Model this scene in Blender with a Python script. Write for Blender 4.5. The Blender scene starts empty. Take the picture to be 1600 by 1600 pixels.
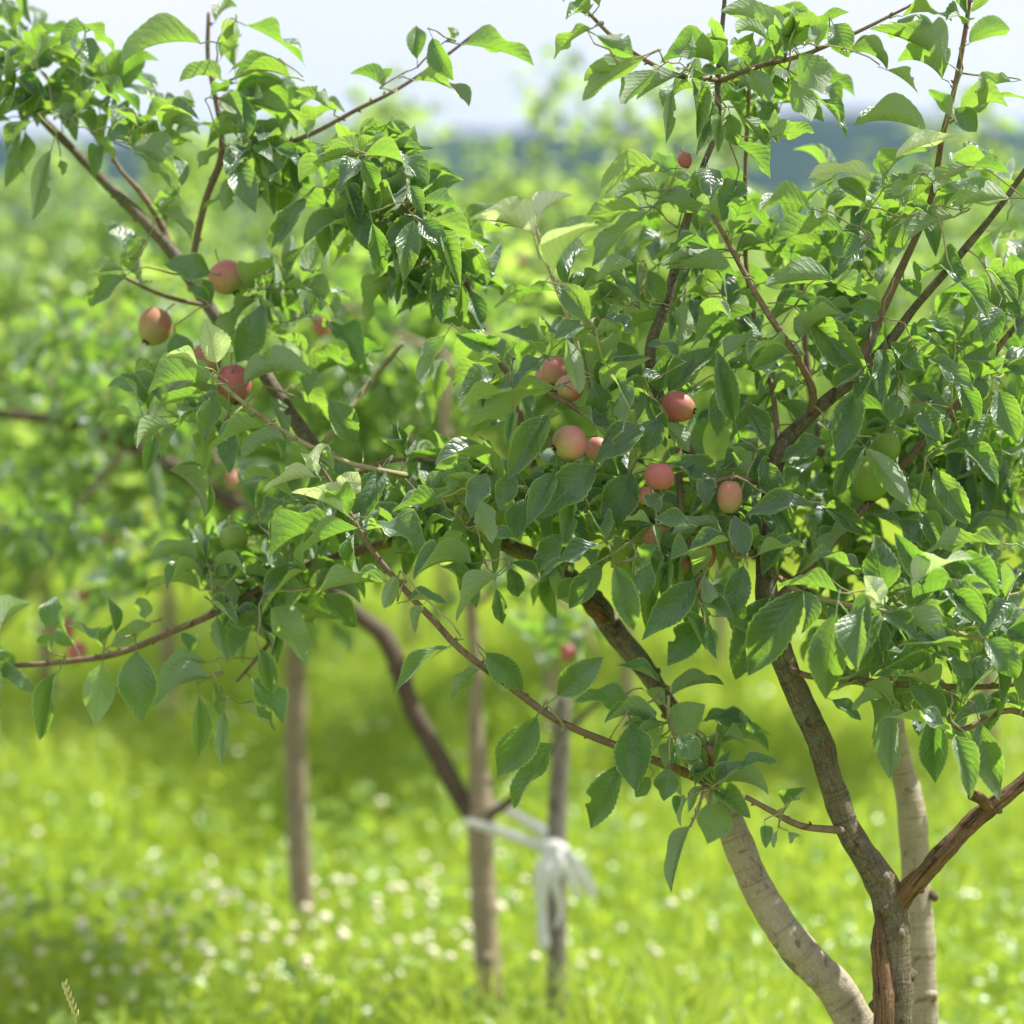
import bpy, math, random
import numpy as np
from mathutils import Vector, Matrix, noise

random.seed(7); rng = np.random.default_rng(7)
SC = bpy.context.scene
COL = SC.collection
R = math.radians

# ------------------------------------------------------------------ camera
F = 85/36*1600                       # focal length in photograph pixels
CAMZ = 1.6
PITCH = math.atan(410/F)
cam_d = bpy.data.cameras.new("camera"); cam = bpy.data.objects.new("camera", cam_d); COL.objects.link(cam)
cam.location = (0, 0, CAMZ); cam.rotation_euler = (math.pi/2-PITCH, 0, 0)
cam_d.lens = 85; cam_d.sensor_width = 36; cam_d.clip_start = .1; cam_d.clip_end = 4000
cam_d.dof.use_dof = True; cam_d.dof.focus_distance = 3.0; cam_d.dof.aperture_fstop = 2.15; cam_d.dof.aperture_blades = 9
SC.camera = cam
FW = np.array([0, math.cos(PITCH), -math.sin(PITCH)]); UP = np.array([0, math.sin(PITCH), math.cos(PITCH)]); RT = np.array([1., 0, 0])
CP = np.array([0, 0, CAMZ])

def P(x, y, d):
    if 3.2 < d < 4: d = 3.2+(d-3.2)*.5
    return CP + d*(FW + RT*(x-800)/F + UP*(800-y)/F)
def proj(p):
    q = p-CP; d = q@FW
    return 800+q@RT/d*F, 800-q@UP/d*F, d

# ------------------------------------------------------------------ light
SUN = np.array([.50, .24, .83]); SUN /= np.linalg.norm(SUN)
EL = math.asin(SUN[2]); AZ = math.atan2(SUN[0], SUN[1])
W = bpy.data.worlds.new("World"); SC.world = W; W.use_nodes = True
nt = W.node_tree; nt.nodes.clear()
wo = nt.nodes.new('ShaderNodeOutputWorld'); bg = nt.nodes.new('ShaderNodeBackground'); sky = nt.nodes.new('ShaderNodeTexSky')
sky.sky_type = 'NISHITA'; sky.sun_disc = False; sky.sun_elevation = EL; sky.sun_rotation = AZ
sky.air_density = 1.0; sky.dust_density = 2.0; sky.ozone_density = 1.0
tc = nt.nodes.new('ShaderNodeTexCoord'); mp = nt.nodes.new('ShaderNodeMapping'); mp.inputs['Scale'].default_value = (1, 1, 3.2)
ns = nt.nodes.new('ShaderNodeTexNoise'); ns.inputs['Scale'].default_value = 2.6; ns.inputs['Detail'].default_value = 6; ns.inputs['Roughness'].default_value = .55
rp = nt.nodes.new('ShaderNodeValToRGB'); rp.color_ramp.elements[0].position = .22; rp.color_ramp.elements[1].position = .50
rp.color_ramp.elements[0].color = (.62, .62, .62, 1)
mx = nt.nodes.new('ShaderNodeMix'); mx.data_type = 'RGBA'; mx.inputs['B'].default_value = (5.7, 5.65, 6.15, 1)
L = nt.links.new
L(tc.outputs['Generated'], mp.inputs[0]); L(mp.outputs[0], ns.inputs[0]); L(ns.outputs['Fac'], rp.inputs[0]); L(rp.outputs[0], mx.inputs['Factor'])
L(sky.outputs[0], mx.inputs['A']); L(mx.outputs['Result'], bg.inputs[0]); bg.inputs[1].default_value = .078; L(bg.outputs[0], wo.inputs[0])
sd = bpy.data.lights.new("sun", 'SUN'); sd.energy = 4.3; sd.angle = R(.5); sd.color = (1, .95, .87)
so = bpy.data.objects.new("sun", sd); COL.objects.link(so); so.rotation_euler = Vector(SUN).to_track_quat('Z', 'Y').to_euler(); so.location = (3, -2, 8)
SC.view_settings.view_transform = 'Standard'; SC.view_settings.look = 'None'; SC.view_settings.gamma = 1; SC.view_settings.exposure = 1.2
SC.view_settings.use_curve_mapping = False
SC.render.engine = 'CYCLES'
SC.cycles.max_bounces = 6; SC.cycles.transmission_bounces = 4; SC.cycles.diffuse_bounces = 3; SC.cycles.glossy_bounces = 2; SC.cycles.volume_bounces = 0

# ------------------------------------------------------------------ node helpers
class NT:
    def __init__(s, name):
        s.m = bpy.data.materials.new(name); s.m.use_nodes = True; s.t = s.m.node_tree; s.t.nodes.clear()
        s.out = s.t.nodes.new('ShaderNodeOutputMaterial')
    def n(s, typ, **k):
        x = s.t.nodes.new(typ)
        for a, b in k.items():
            if a.startswith('_'): setattr(x, a[1:], b)
        return x
    def set(s, sock, v):
        if hasattr(v, 'is_output') or isinstance(v, bpy.types.NodeSocket): s.t.links.new(v, sock)
        else: sock.default_value = v
    def math(s, op, a, b=0., c=0., clamp=False):
        x = s.t.nodes.new('ShaderNodeMath'); x.operation = op; x.use_clamp = clamp
        s.set(x.inputs[0], a); s.set(x.inputs[1], b); s.set(x.inputs[2], c); return x.outputs[0]
    def mix(s, f, a, b, blend='MIX'):
        x = s.t.nodes.new('ShaderNodeMix'); x.data_type = 'RGBA'; x.blend_type = blend
        s.set(x.inputs['Factor'], f); s.set(x.inputs['A'], (*a, 1) if isinstance(a, tuple) else a); s.set(x.inputs['B'], (*b, 1) if isinstance(b, tuple) else b)
        return x.outputs['Result']
    def ramp(s, f, stops):
        x = s.t.nodes.new('ShaderNodeValToRGB'); e = x.color_ramp.elements
        while len(e) < len(stops): e.new(.5)
        for i, (p, c) in enumerate(stops):
            e[i].position = p; e[i].color = (*c, 1) if isinstance(c, tuple) else (c, c, c, 1)
        s.set(x.inputs[0], f); return x.outputs[0]
    def noise(s, vec, scale, detail=4, rough=.55, dist=0., out='Fac'):
        x = s.t.nodes.new('ShaderNodeTexNoise'); x.inputs['Scale'].default_value = scale; x.inputs['Detail'].default_value = detail
        x.inputs['Roughness'].default_value = rough; x.inputs['Distortion'].default_value = dist
        if vec is not None: s.t.links.new(vec, x.inputs['Vector'])
        return x.outputs[out]
    def mapping(s, vec, scale):
        x = s.t.nodes.new('ShaderNodeMapping'); x.inputs['Scale'].default_value = scale; s.t.links.new(vec, x.inputs[0]); return x.outputs[0]
    def bump(s, h, strength, dist):
        x = s.t.nodes.new('ShaderNodeBump'); x.inputs['Strength'].default_value = strength; x.inputs['Distance'].default_value = dist
        s.t.links.new(h, x.inputs['Height']); return x.outputs[0]
    def bsdf(s, col, rough=.5, spec=.5, normal=None, **k):
        x = s.t.nodes.new('ShaderNodeBsdfPrincipled'); s.set(x.inputs['Base Color'], (*col, 1) if isinstance(col, tuple) else col)
        s.set(x.inputs['Roughness'], rough); x.inputs['Specular IOR Level'].default_value = spec
        if normal is not None: s.t.links.new(normal, x.inputs['Normal'])
        for a, b in k.items(): s.set(x.inputs[a], b)
        return x.outputs[0]
    def done(s, sh): s.t.links.new(sh, s.out.inputs[0]); return s.m

def leaf_mat(name, topA, topB, under, trans, tfac=.42, rough=.36, veins=True, spec=.5, coat=0.):
    m = NT(name); uv = m.n('ShaderNodeUVMap').outputs[0]; sp = m.n('ShaderNodeSeparateXYZ'); m.set(sp.inputs[0], uv)
    u, v = sp.outputs[0], sp.outputs[1]
    av = m.math('ABSOLUTE', m.math('MULTIPLY_ADD', v, 2., -1.))
    g = m.n('ShaderNodeNewGeometry'); oi = m.n('ShaderNodeObjectInfo'); tcn = m.n('ShaderNodeTexCoord')
    rnd = m.math('FRACT', m.math('ADD', g.outputs['Random Per Island'], oi.outputs['Random']))
    rnd2 = m.math('FRACT', m.math('MULTIPLY', rnd, 17.3))
    nzg = m.noise(g.outputs['Position'], 90., 2) if veins else .5
    top = m.mix(m.math('MULTIPLY_ADD', rnd, .75, m.math('MULTIPLY', nzg, .35)), topA, topB)
    und = m.mix(rnd2, under, tuple(c*.75 for c in under))
    trc = m.mix(rnd2, trans, (trans[0]*.62, trans[1]*.80, trans[2]*.6))
    # small brown blemishes and a few yellowing margins
    spot = None
    if veins: spot = m.math('MULTIPLY', m.ramp(m.noise(g.outputs['Position'], 230., 1), [(.74, 0.), (.78, .8)]), m.math('GREATER_THAN', rnd2, .55))
    nrm = None
    if veins:
        mid = m.ramp(av, [(.012, 1.), (.06, 0.)])
        t = m.math('FRACT', m.math('MULTIPLY', m.math('SUBTRACT', u, m.math('MULTIPLY', av, .30)), 8.5))
        tri = m.math('ABSOLUTE', m.math('MULTIPLY_ADD', t, 2., -1.))     # 1 at the vein
        vein = m.ramp(tri, [(.86, 0.), (.97, 1.)])
        allv = m.math('MAXIMUM', mid, m.math('MULTIPLY', vein, .45))
        top = m.mix(m.math('MULTIPLY', allv, .50), top, (.17, .28, .09))
        und = m.mix(m.math('MULTIPLY', allv, .55), und, (.28, .36, .16))
        trc = m.mix(m.math('MULTIPLY', allv, .45), trc, (trans[0]*.35, trans[1]*.45, trans[2]*.3))
        h = m.math('ADD', m.math('MULTIPLY', m.math('POWER', tri, 3.), -.85), m.math('MULTIPLY', mid, -1.2))
        h = m.math('ADD', h, m.math('MULTIPLY', m.noise(g.outputs['Position'], 190., 3), 2.4))
        nrm = m.bump(h, .52, .0011)
    rim = m.ramp(av, [(.88, 0.), (.97, .85)])
    top = m.mix(rim, top, (.24, .38, .10)); trc = m.mix(m.math('MULTIPLY', rim, .6), trc, (.62, .85, .12))
    if veins: top = m.mix(spot, top, (.16, .09, .03)); und = m.mix(spot, und, (.16, .09, .03)); trc = m.mix(spot, trc, (.10, .05, .01))
    col = m.mix(g.outputs['Backfacing'], top, und)
    rr = m.math('ADD', m.math('MULTIPLY_ADD', rnd, .20, rough-.10), m.math('MULTIPLY', g.outputs['Backfacing'], .25))
    b = m.bsdf(col, rr, spec, nrm, **({'Sheen Weight': .5, 'Sheen Roughness': .45} if veins else {}))
    tr = m.n('ShaderNodeBsdfTranslucent'); m.set(tr.inputs[0], trc)
    if nrm is not None: m.t.links.new(nrm, tr.inputs['Normal'])
    ms = m.n('ShaderNodeMixShader'); ms.inputs[0].default_value = tfac; m.set(ms.inputs[1], b); m.set(ms.inputs[2], tr.outputs[0])
    return m.done(ms.outputs[0])

M_LEAF = leaf_mat('apple_leaf', (.015, .044, .036), (.034, .090, .044), (.20, .28, .15), (.42, .72, .06), .35, .40, spec=1.)
M_YOUNG = leaf_mat('young_apple_leaf', (.38, .48, .24), (.50, .58, .34), (.62, .68, .50), (.72, .86, .34), .42, .42)
M_FAR = leaf_mat('orchard_leaf', (.085, .145, .060), (.15, .23, .085), (.25, .33, .18), (.58, .78, .14), .46, .40, veins=False, spec=.6)
M_GRASS = leaf_mat('grass_blade', (.19, .27, .030), (.33, .41, .055), (.26, .36, .07), (.80, .92, .11), .48, .45, veins=False, spec=.45)

def bark_mat(name, c1, c2, c3, dark, ring=0., fib=0., lichen=None, bs=1.):
    m = NT(name); uv = m.n('ShaderNodeUVMap').outputs[0]; g = m.n('ShaderNodeNewGeometry').outputs['Position']
    big = m.noise(g, 28., 5, .6, .3); fine = m.noise(g, 300., 5, .65)
    rings = m.noise(m.mapping(uv, (1, .04, 1)), 150., 4, .6, .0)        # lines across the stem
    lines = m.noise(m.mapping(uv, (.06, 1., 1)), 320., 5, .65, .5)        # fibres along the stem
    c = m.mix(m.ramp(big, [(.35, 0.), (.65, 1.)]), c1, c2)
    c = m.mix(m.ramp(fine, [(.45, 0.), (.75, .7)]), c, c3)
    c = m.mix(m.math('MULTIPLY', m.ramp(rings, [(.30, 1.), (.46, 0.)]), ring), c, dark)
    c = m.mix(m.math('MULTIPLY', m.ramp(lines, [(.36, 1.), (.5, 0.)]), fib), c, dark)
    bl = m.ramp(m.noise(g, 45., 3, .5, .8), [(.60, 0.), (.68, 1.)])
    c = m.mix(m.math('MULTIPLY', bl, .7), c, dark)
    if lichen: c = m.mix(m.ramp(m.noise(g, 33., 4, .6, .5), [(.62, 0.), (.66, .75)]), c, lichen)
    h = m.math('ADD', m.math('MULTIPLY', rings, ring*1.2), m.math('MULTIPLY', lines, fib*2.2)); h = m.math('ADD', h, m.math('ADD', m.math('MULTIPLY', fine, .5), m.math('MULTIPLY', big, .8)))
    return m.done(m.bsdf(c, .72, .3, m.bump(h, .9, .004*bs)))
B_OLIVE = bark_mat('olive_bark', (.105, .085, .052), (.20, .175, .108), (.32, .29, .21), (.036, .026, .018), .7, .5, (.10, .17, .14))
B_PALE = bark_mat('pale_bark', (.30, .26, .18), (.39, .34, .245), (.50, .45, .35), (.12, .095, .06), .6, .15)
B_RUST = bark_mat('shredding_bark', (.20, .105, .05), (.30, .175, .09), (.38, .27, .17), (.045, .025, .014), .1, 1., None, 1.8)
B_TWIG = bark_mat('twig_bark', (.15, .10, .065), (.21, .145, .095), (.30, .24, .17), (.06, .035, .022), .4, .2, None, .4)
B_SHOOT = bark_mat('green_shoot', (.25, .21, .11), (.30, .30, .14), (.42, .40, .26), (.17, .10, .06), .2, .1, None, .3)
B_FAR = bark_mat('orchard_bark', (.27, .21, .14), (.34, .27, .19), (.40, .34, .26), (.11, .08, .055), .4, .2)
B_DARK = bark_mat('dark_limb_bark', (.085, .058, .042), (.12, .088, .066), (.17, .13, .10), (.04, .028, .02), .2, .3)
B_POST = bark_mat('weathered_wood', (.22, .19, .165), (.29, .255, .22), (.36, .33, .30), (.10, .085, .07), .0, .8)

# ------------------------------------------------------------------ object helpers
def mesh_np(name, V, Fq, mats, uv=None, smooth=True, midx=None):
    """V (n,3), Fq list of index arrays (m,k)"""
    me = bpy.data.meshes.new(name)
    V = np.asarray(V, dtype=np.float32)
    loops = np.concatenate([f.ravel() for f in Fq]).astype(np.int32)
    tot = np.concatenate([np.full(len(f), f.shape[1], dtype=np.int32) for f in Fq])
    start = np.concatenate([[0], np.cumsum(tot)[:-1]]).astype(np.int32)
    me.vertices.add(len(V)); me.vertices.foreach_set('co', V.ravel())
    me.loops.add(len(loops)); me.loops.foreach_set('vertex_index', loops)
    me.polygons.add(len(tot)); me.polygons.foreach_set('loop_start', start); me.polygons.foreach_set('loop_total', tot)
    if midx is not None: me.polygons.foreach_set('material_index', midx.astype(np.int32))
    me.polygons.foreach_set('use_smooth', np.full(len(tot), smooth))
    if uv is not None:
        l = me.uv_layers.new(name='UVMap'); l.data.foreach_set('uv', np.asarray(uv, dtype=np.float32)[loops].ravel())
    for m in (mats if isinstance(mats, (list, tuple)) else [mats]): me.materials.append(m)
    me.update(calc_edges=True); me.validate()
    return me
def link(name, me, parent=None, **props):
    o = bpy.data.objects.new(name, me); COL.objects.link(o)
    if parent is not None:
        o.parent = parent; o.matrix_parent_inverse = Matrix.Translation(-Vector(parent.location))
    for k, v in props.items(): o[k] = v
    return o
def thing(name, loc, label, cat, group=None):
    o = bpy.data.objects.new(name, None); COL.objects.link(o); o.location = Vector([float(c) for c in loc]); o.empty_display_size = .1
    o['label'] = label; o['category'] = cat
    if group: o['group'] = group
    return o
class Geo:
    """collects tubes and grids into one mesh"""
    def __init__(s): s.V = []; s.F4 = []; s.F3 = []; s.U = []; s.n = 0
    def add(s, V, U, F4=None, F3=None):
        s.V.append(V); s.U.append(U)
        if F4 is not None and len(F4): s.F4.append(F4+s.n)
        if F3 is not None and len(F3): s.F3.append(F3+s.n)
        s.n += len(V)
    def mesh(s, name, mats):
        Fq = []
        if s.F4: Fq.append(np.concatenate(s.F4))
        if s.F3: Fq.append(np.concatenate(s.F3))
        return mesh_np(name, np.concatenate(s.V), Fq, mats, np.concatenate(s.U))
    def tube(s, pts, rad, sides=8, step=None, rough=0., cap=True, flat=1.):
        pts = np.asarray(pts, float); rad = np.asarray(rad, float)
        if step:                                     # Catmull-Rom resampling
            q = np.vstack([2*pts[0]-pts[1], pts, 2*pts[-1]-pts[-2]]); rr = np.concatenate([[rad[0]], rad, [rad[-1]]])
            o, ro = [], []
            for i in range(1, len(q)-2):
                n = max(1, int(np.linalg.norm(q[i+1]-q[i])/step))
                for k in range(n):
                    t = k/n; t2, t3 = t*t, t*t*t
                    w = np.array([-.5*t3+t2-.5*t, 1.5*t3-2.5*t2+1, -1.5*t3+2*t2+.5*t, .5*t3-.5*t2])
                    o.append(w@q[i-1:i+3]); ro.append((1-t)*rr[i]+t*rr[i+1])
            o.append(pts[-1]); ro.append(rad[-1]); pts = np.array(o); rad = np.array(ro)
        n = len(pts); T = np.gradient(pts, axis=0); T /= np.linalg.norm(T, axis=1)[:, None]+1e-12
        a = np.array([0., 1, 0]) if abs(T[0][1]) < .9 else np.array([1., 0, 0])
        N = np.cross(T[0], a); N /= np.linalg.norm(N); Ns = [N]
        for i in range(1, n):
            N = Ns[-1]-T[i]*(Ns[-1]@T[i]); N /= np.linalg.norm(N); Ns.append(N)
        Ns = np.array(Ns); Bs = np.cross(T, Ns)
        sl = np.concatenate([[0], np.cumsum(np.linalg.norm(np.diff(pts, axis=0), axis=1))])
        V = []; U = []
        for i in range(n):
            for k in range(sides+1):
                an = 2*math.pi*(k % sides)/sides; r = rad[i]
                dr = Ns[i]*math.cos(an)+Bs[i]*math.sin(an)*flat
                if rough:
                    p = pts[i]+dr*r
                    r *= 1+rough*noise.noise(Vector(p)*22)+rough*.5*noise.noise(Vector(p)*70)
                V.append(pts[i]+dr*r); U.append((sl[i], k/sides*2*math.pi*max(rad.mean(), .001)))
        i, k = np.meshgrid(np.arange(n-1), np.arange(sides), indexing='ij'); i = i.ravel(); k = k.ravel(); w = sides+1
        F4 = np.stack([i*w+k, i*w+k+1, (i+1)*w+k+1, (i+1)*w+k], 1)
        F3 = []
        if cap:
            V += [pts[0], pts[-1]+T[-1]*rad[-1]*.4]; U += [(0, 0), (sl[-1], 0)]
            for k in range(sides): F3 += [(n*w, k+1, k), (n*w+1, (n-1)*w+k, (n-1)*w+k+1)]
        s.add(np.array(V), np.array(U), F4[:, ::-1], np.array(F3).reshape(-1, 3)[:, ::-1] if F3 else None)

# ------------------------------------------------------------------ leaf templates
def leaf_template(curl, fold, twist, wave, seed, ns=26, cols=5, teeth=.038, pet=.26, wig=.05):
    rd = random.Random(seed)
    s = np.linspace(0, 1, ns); th = curl*(.50-1.0*s**1.15)*1.25
    dx = np.cos(th); dz = np.sin(th); X = np.concatenate([[0], np.cumsum((dx[1:]+dx[:-1])/2)])/(ns-1); Z = np.concatenate([[0], np.cumsum((dz[1:]+dz[:-1])/2)])/(ns-1)
    a = math.atan2(Z[-1], X[-1]); l = math.hypot(X[-1], Z[-1])
    X, Z = (X*math.cos(a)+Z*math.sin(a))/l, (-X*math.sin(a)+Z*math.cos(a))/l; th = th-a
    wd = np.sin(math.pi*np.clip(s, 0, 1)**.88)**.92*(1-.20*s**3); wd *= .5/wd.max(); wd[0] = .03; wd[-1] = .0
    asym = rd.uniform(-.06, .06); side = rd.uniform(-wig, wig)
    vs = np.linspace(-1, 1, cols); V = []; U = []; ph = rd.uniform(0, 6.3); kf = rd.uniform(7, 13)
    for i in range(ns):
        tt = (1 if i % 2 else -1)*teeth if 0 < i < ns-1 and cols > 3 else 0
        for v in vs:
            w = wd[i]*(1+asym*np.sign(v)); e = abs(v)
            if seed < 90 and seed % 10 in (2, 5) and e > .99 and v*(seed % 2-.5) > 0 and abs(i-(9+seed % 7)) < 2: w *= .62
            y = v*w*(1+(tt if e > .99 else 0))
            ff = fold*(1-.25*s[i]); sg = 1 if v > 0 else -1
            off = ff*w*e*.75+wave*math.sin(kf*s[i]+ph+(1.7 if v > 0 else 0))*e*e*wd[i]*.9-.10*w*e*e
            y *= math.cos(min(ff, 1.2)*.75)
            tw = twist*(s[i]-.3); y, off = y*math.cos(tw)-off*math.sin(tw), y*math.sin(tw)*.7+off*math.cos(tw)
            V.append((X[i]-math.sin(th[i])*off, y+side*math.sin(math.pi*s[i]), Z[i]+math.cos(th[i])*off)); U.append((s[i], (v+1)/2))
    i, k = np.meshgrid(np.arange(ns-1), np.arange(cols-1), indexing='ij'); i = i.ravel(); k = k.ravel()
    F4 = np.stack([i*cols+k, (i+1)*cols+k, (i+1)*cols+k+1, i*cols+k+1], 1)
    V = np.array(V); U = np.array(U)
    # petiole: triangular stalk joined to the blade base vertex ring
    if pet > 0:
        n0 = len(V); pr = .011; m = 5; PV = []; PU = []
        for j in range(m):
            q = j/(m-1); x = -pet*(1-q); zc = -.30*pet*(1-q)**2*rd.choice((1, 1, .4)) ; r = pr*(1+.5*(1-q))
            for an in (math.pi/2, math.pi*7/6, math.pi*11/6): PV.append((x, r*math.cos(an)*1.6, zc+r*math.sin(an)-.004)); PU.append((-.05, .5))
        FF = []
        for j in range(m-1):
            for k in range(3): FF.append((n0+j*3+k, n0+j*3+(k+1) % 3, n0+(j+1)*3+(k+1) % 3, n0+(j+1)*3+k))
        FF.append((n0+(m-1)*3, n0+(m-1)*3+1, cols//2, cols//2+1))
        V = np.vstack([V, PV]); U = np.vstack([U, PU]); F4 = np.vstack([F4, FF])
    return V, U, F4
CURLS = [.12, .45, .85, 1.3]
TEMPL = []                                          # (curl, V, U, F, mesh, youngmesh)
for ci, c in enumerate(CURLS):
    for j in range(7):
        rd = random.Random(ci*10+j)
        V, U, Fq = leaf_template(c, rd.uniform(.35, 1.3), rd.uniform(-1.2, 1.2), rd.uniform(.05, .30), ci*10+j)
        TEMPL.append((c, V, U, Fq, mesh_np('leaf_blade', V, [Fq], M_LEAF, U), mesh_np('young_leaf_blade', V, [Fq], M_YOUNG, U)))
NARROW = []
for j in range(3):
    V, U, Fq = leaf_template(.4+.3*j, 1.3, .3*j-.3, .15, 90+j)
    NARROW.append((.5, V, U, Fq, mesh_np('leaf_blade', V, [Fq], M_LEAF, U), mesh_np('young_leaf_blade', V, [Fq], M_YOUNG, U)))
LOW = [leaf_template(c, f, t, w, 200+i, ns=7, cols=3, pet=.2) for i, (c, f, t, w) in enumerate([(.3, .5, .3, .2), (.8, .6, -.4, .2), (1.2, .4, .2, .3), (.6, .9, 0, .1), (.9, .3, .6, .3), (.1, .4, -.5, .3)])]

def pick(curl):
    c = min(CURLS, key=lambda q: abs(q-curl)); return random.choice([t for t in TEMPL if t[0] == c])
def unit(v): return v/(np.linalg.norm(v)+1e-12)

class Leaf:
    __slots__ = ('b', 'M', 'L', 'T', 'young', 'hand', 'size')
def make_leaf(base, direc, normal, Ln, Wd, T, young=False, hand=False):
    X = unit(direc); Z = unit(normal-X*(normal@X)); Y = np.cross(Z, X)
    l = Leaf(); l.b = base; l.M = np.column_stack([X*Ln, Y*Wd, Z*Ln]); l.L = Ln; l.T = T; l.young = young; l.hand = hand
    px, py, d = proj(base+X*Ln*.5); inside = -20 < px < 1620 and -20 < py < 1620
    l.size = (1e3 if hand else 0)+(Ln/d*F if inside else 0)
    return l
def hand_leaf(bx, by, tx, ty, w, phi, curl=.45, d=3., kind='', tilt=0.):
    """base and tip as seen in the photograph, true width, roll about the chord; tilt leans the tip towards (+) or away from the camera"""
    A = P(bx, by, d); B = P(tx, ty, d-tilt); ch = B-A; X = unit(ch)
    toc = unit(CP-(A+B)/2); toc = unit(toc-X*(toc@X)); up = np.cross(X, toc)
    if up[2] < 0: up = -up
    n = toc*math.cos(R(phi))+up*math.sin(R(phi)); Wd = w*d/F*1.0
    T = random.choice(NARROW) if 'n' in kind else pick(curl)
    return make_leaf(A, ch, n, float(np.linalg.norm(ch)), Wd, T, 'y' in kind, True)

def joined_leaves(leaves, name, mats):
    g = Geo()
    for l in leaves:
        g.add(l.T[1]@l.M.T+l.b, l.T[2], l.T[3])
    return g.mesh(name, mats)

# ------------------------------------------------------------------ near trees
CLEAR = [(838,330,16,2.98),(790,350,24,2.98),(890,330,14,2.98),(905,385,16,2.98),(860,410,14,2.98),(497,722,22,3.),(450,768,22,3.),(495,790,18,3.),(1370,925,22,2.95),(1470,890,26,2.95),(270,565,20,3.08),(325,530,20,3.08),(1448,225,24,3.0),(1310,280,24,3.0),(355,433,27,3.31),(243,511,28,3.31),(366,600,22,3.25),(866,580,20,3.06),(889,607,20,3.),(890,692,28,2.96),(1060,640,20,3.02),(1031,745,24,2.94),(1140,780,20,2.97),(1026,845,16,3.03),(1098,868,16,3.05),(1357,750,24,3.05),(366,842,16,3.24),(940,705,12,3.04)]
LINES = [((1075,340),(1020,540)),((1130,365),(1270,600)),((1560,325),(1385,540)),((1440,350),(1385,470)),((1330,595),(1218,705)),((1120,100),(1122,160)),((100,215),(270,395)),((290,440),(540,735)),((345,250),(300,400)),((325,60),(345,250)),((1508,50),(1460,290)),
         ((1222,1025),(1390,1420)),((930,945),(1065,1130)),((1135,1270),(1312,1556)),((330,960),(40,1040)),((580,858),(950,1160)),((400,645),(620,740)),((1205,1267),(1320,1298)),((40,650),(380,800)),((1196,880),(1203,960))]
def blocks(l, rd):
    X = l.M[:, 0]
    for t in (.1, .5, .9):
        x, y, d = proj(l.b+X*t)
        for cx, cy, rr, cd in CLEAR:
            if d < cd+.01 and (x-cx)**2+(y-cy)**2 < (rr+10)**2: return True
        for a, b in LINES:
            ax, ay = b[0]-a[0], b[1]-a[1]; q = ((x-a[0])*ax+(y-a[1])*ay)/(ax*ax+ay*ay)
            if 0 < q < 1 and abs((x-a[0])*ay-(y-a[1])*ax)/math.hypot(ax, ay) < 24 and rd.random() < .72: return True
    return False
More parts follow.
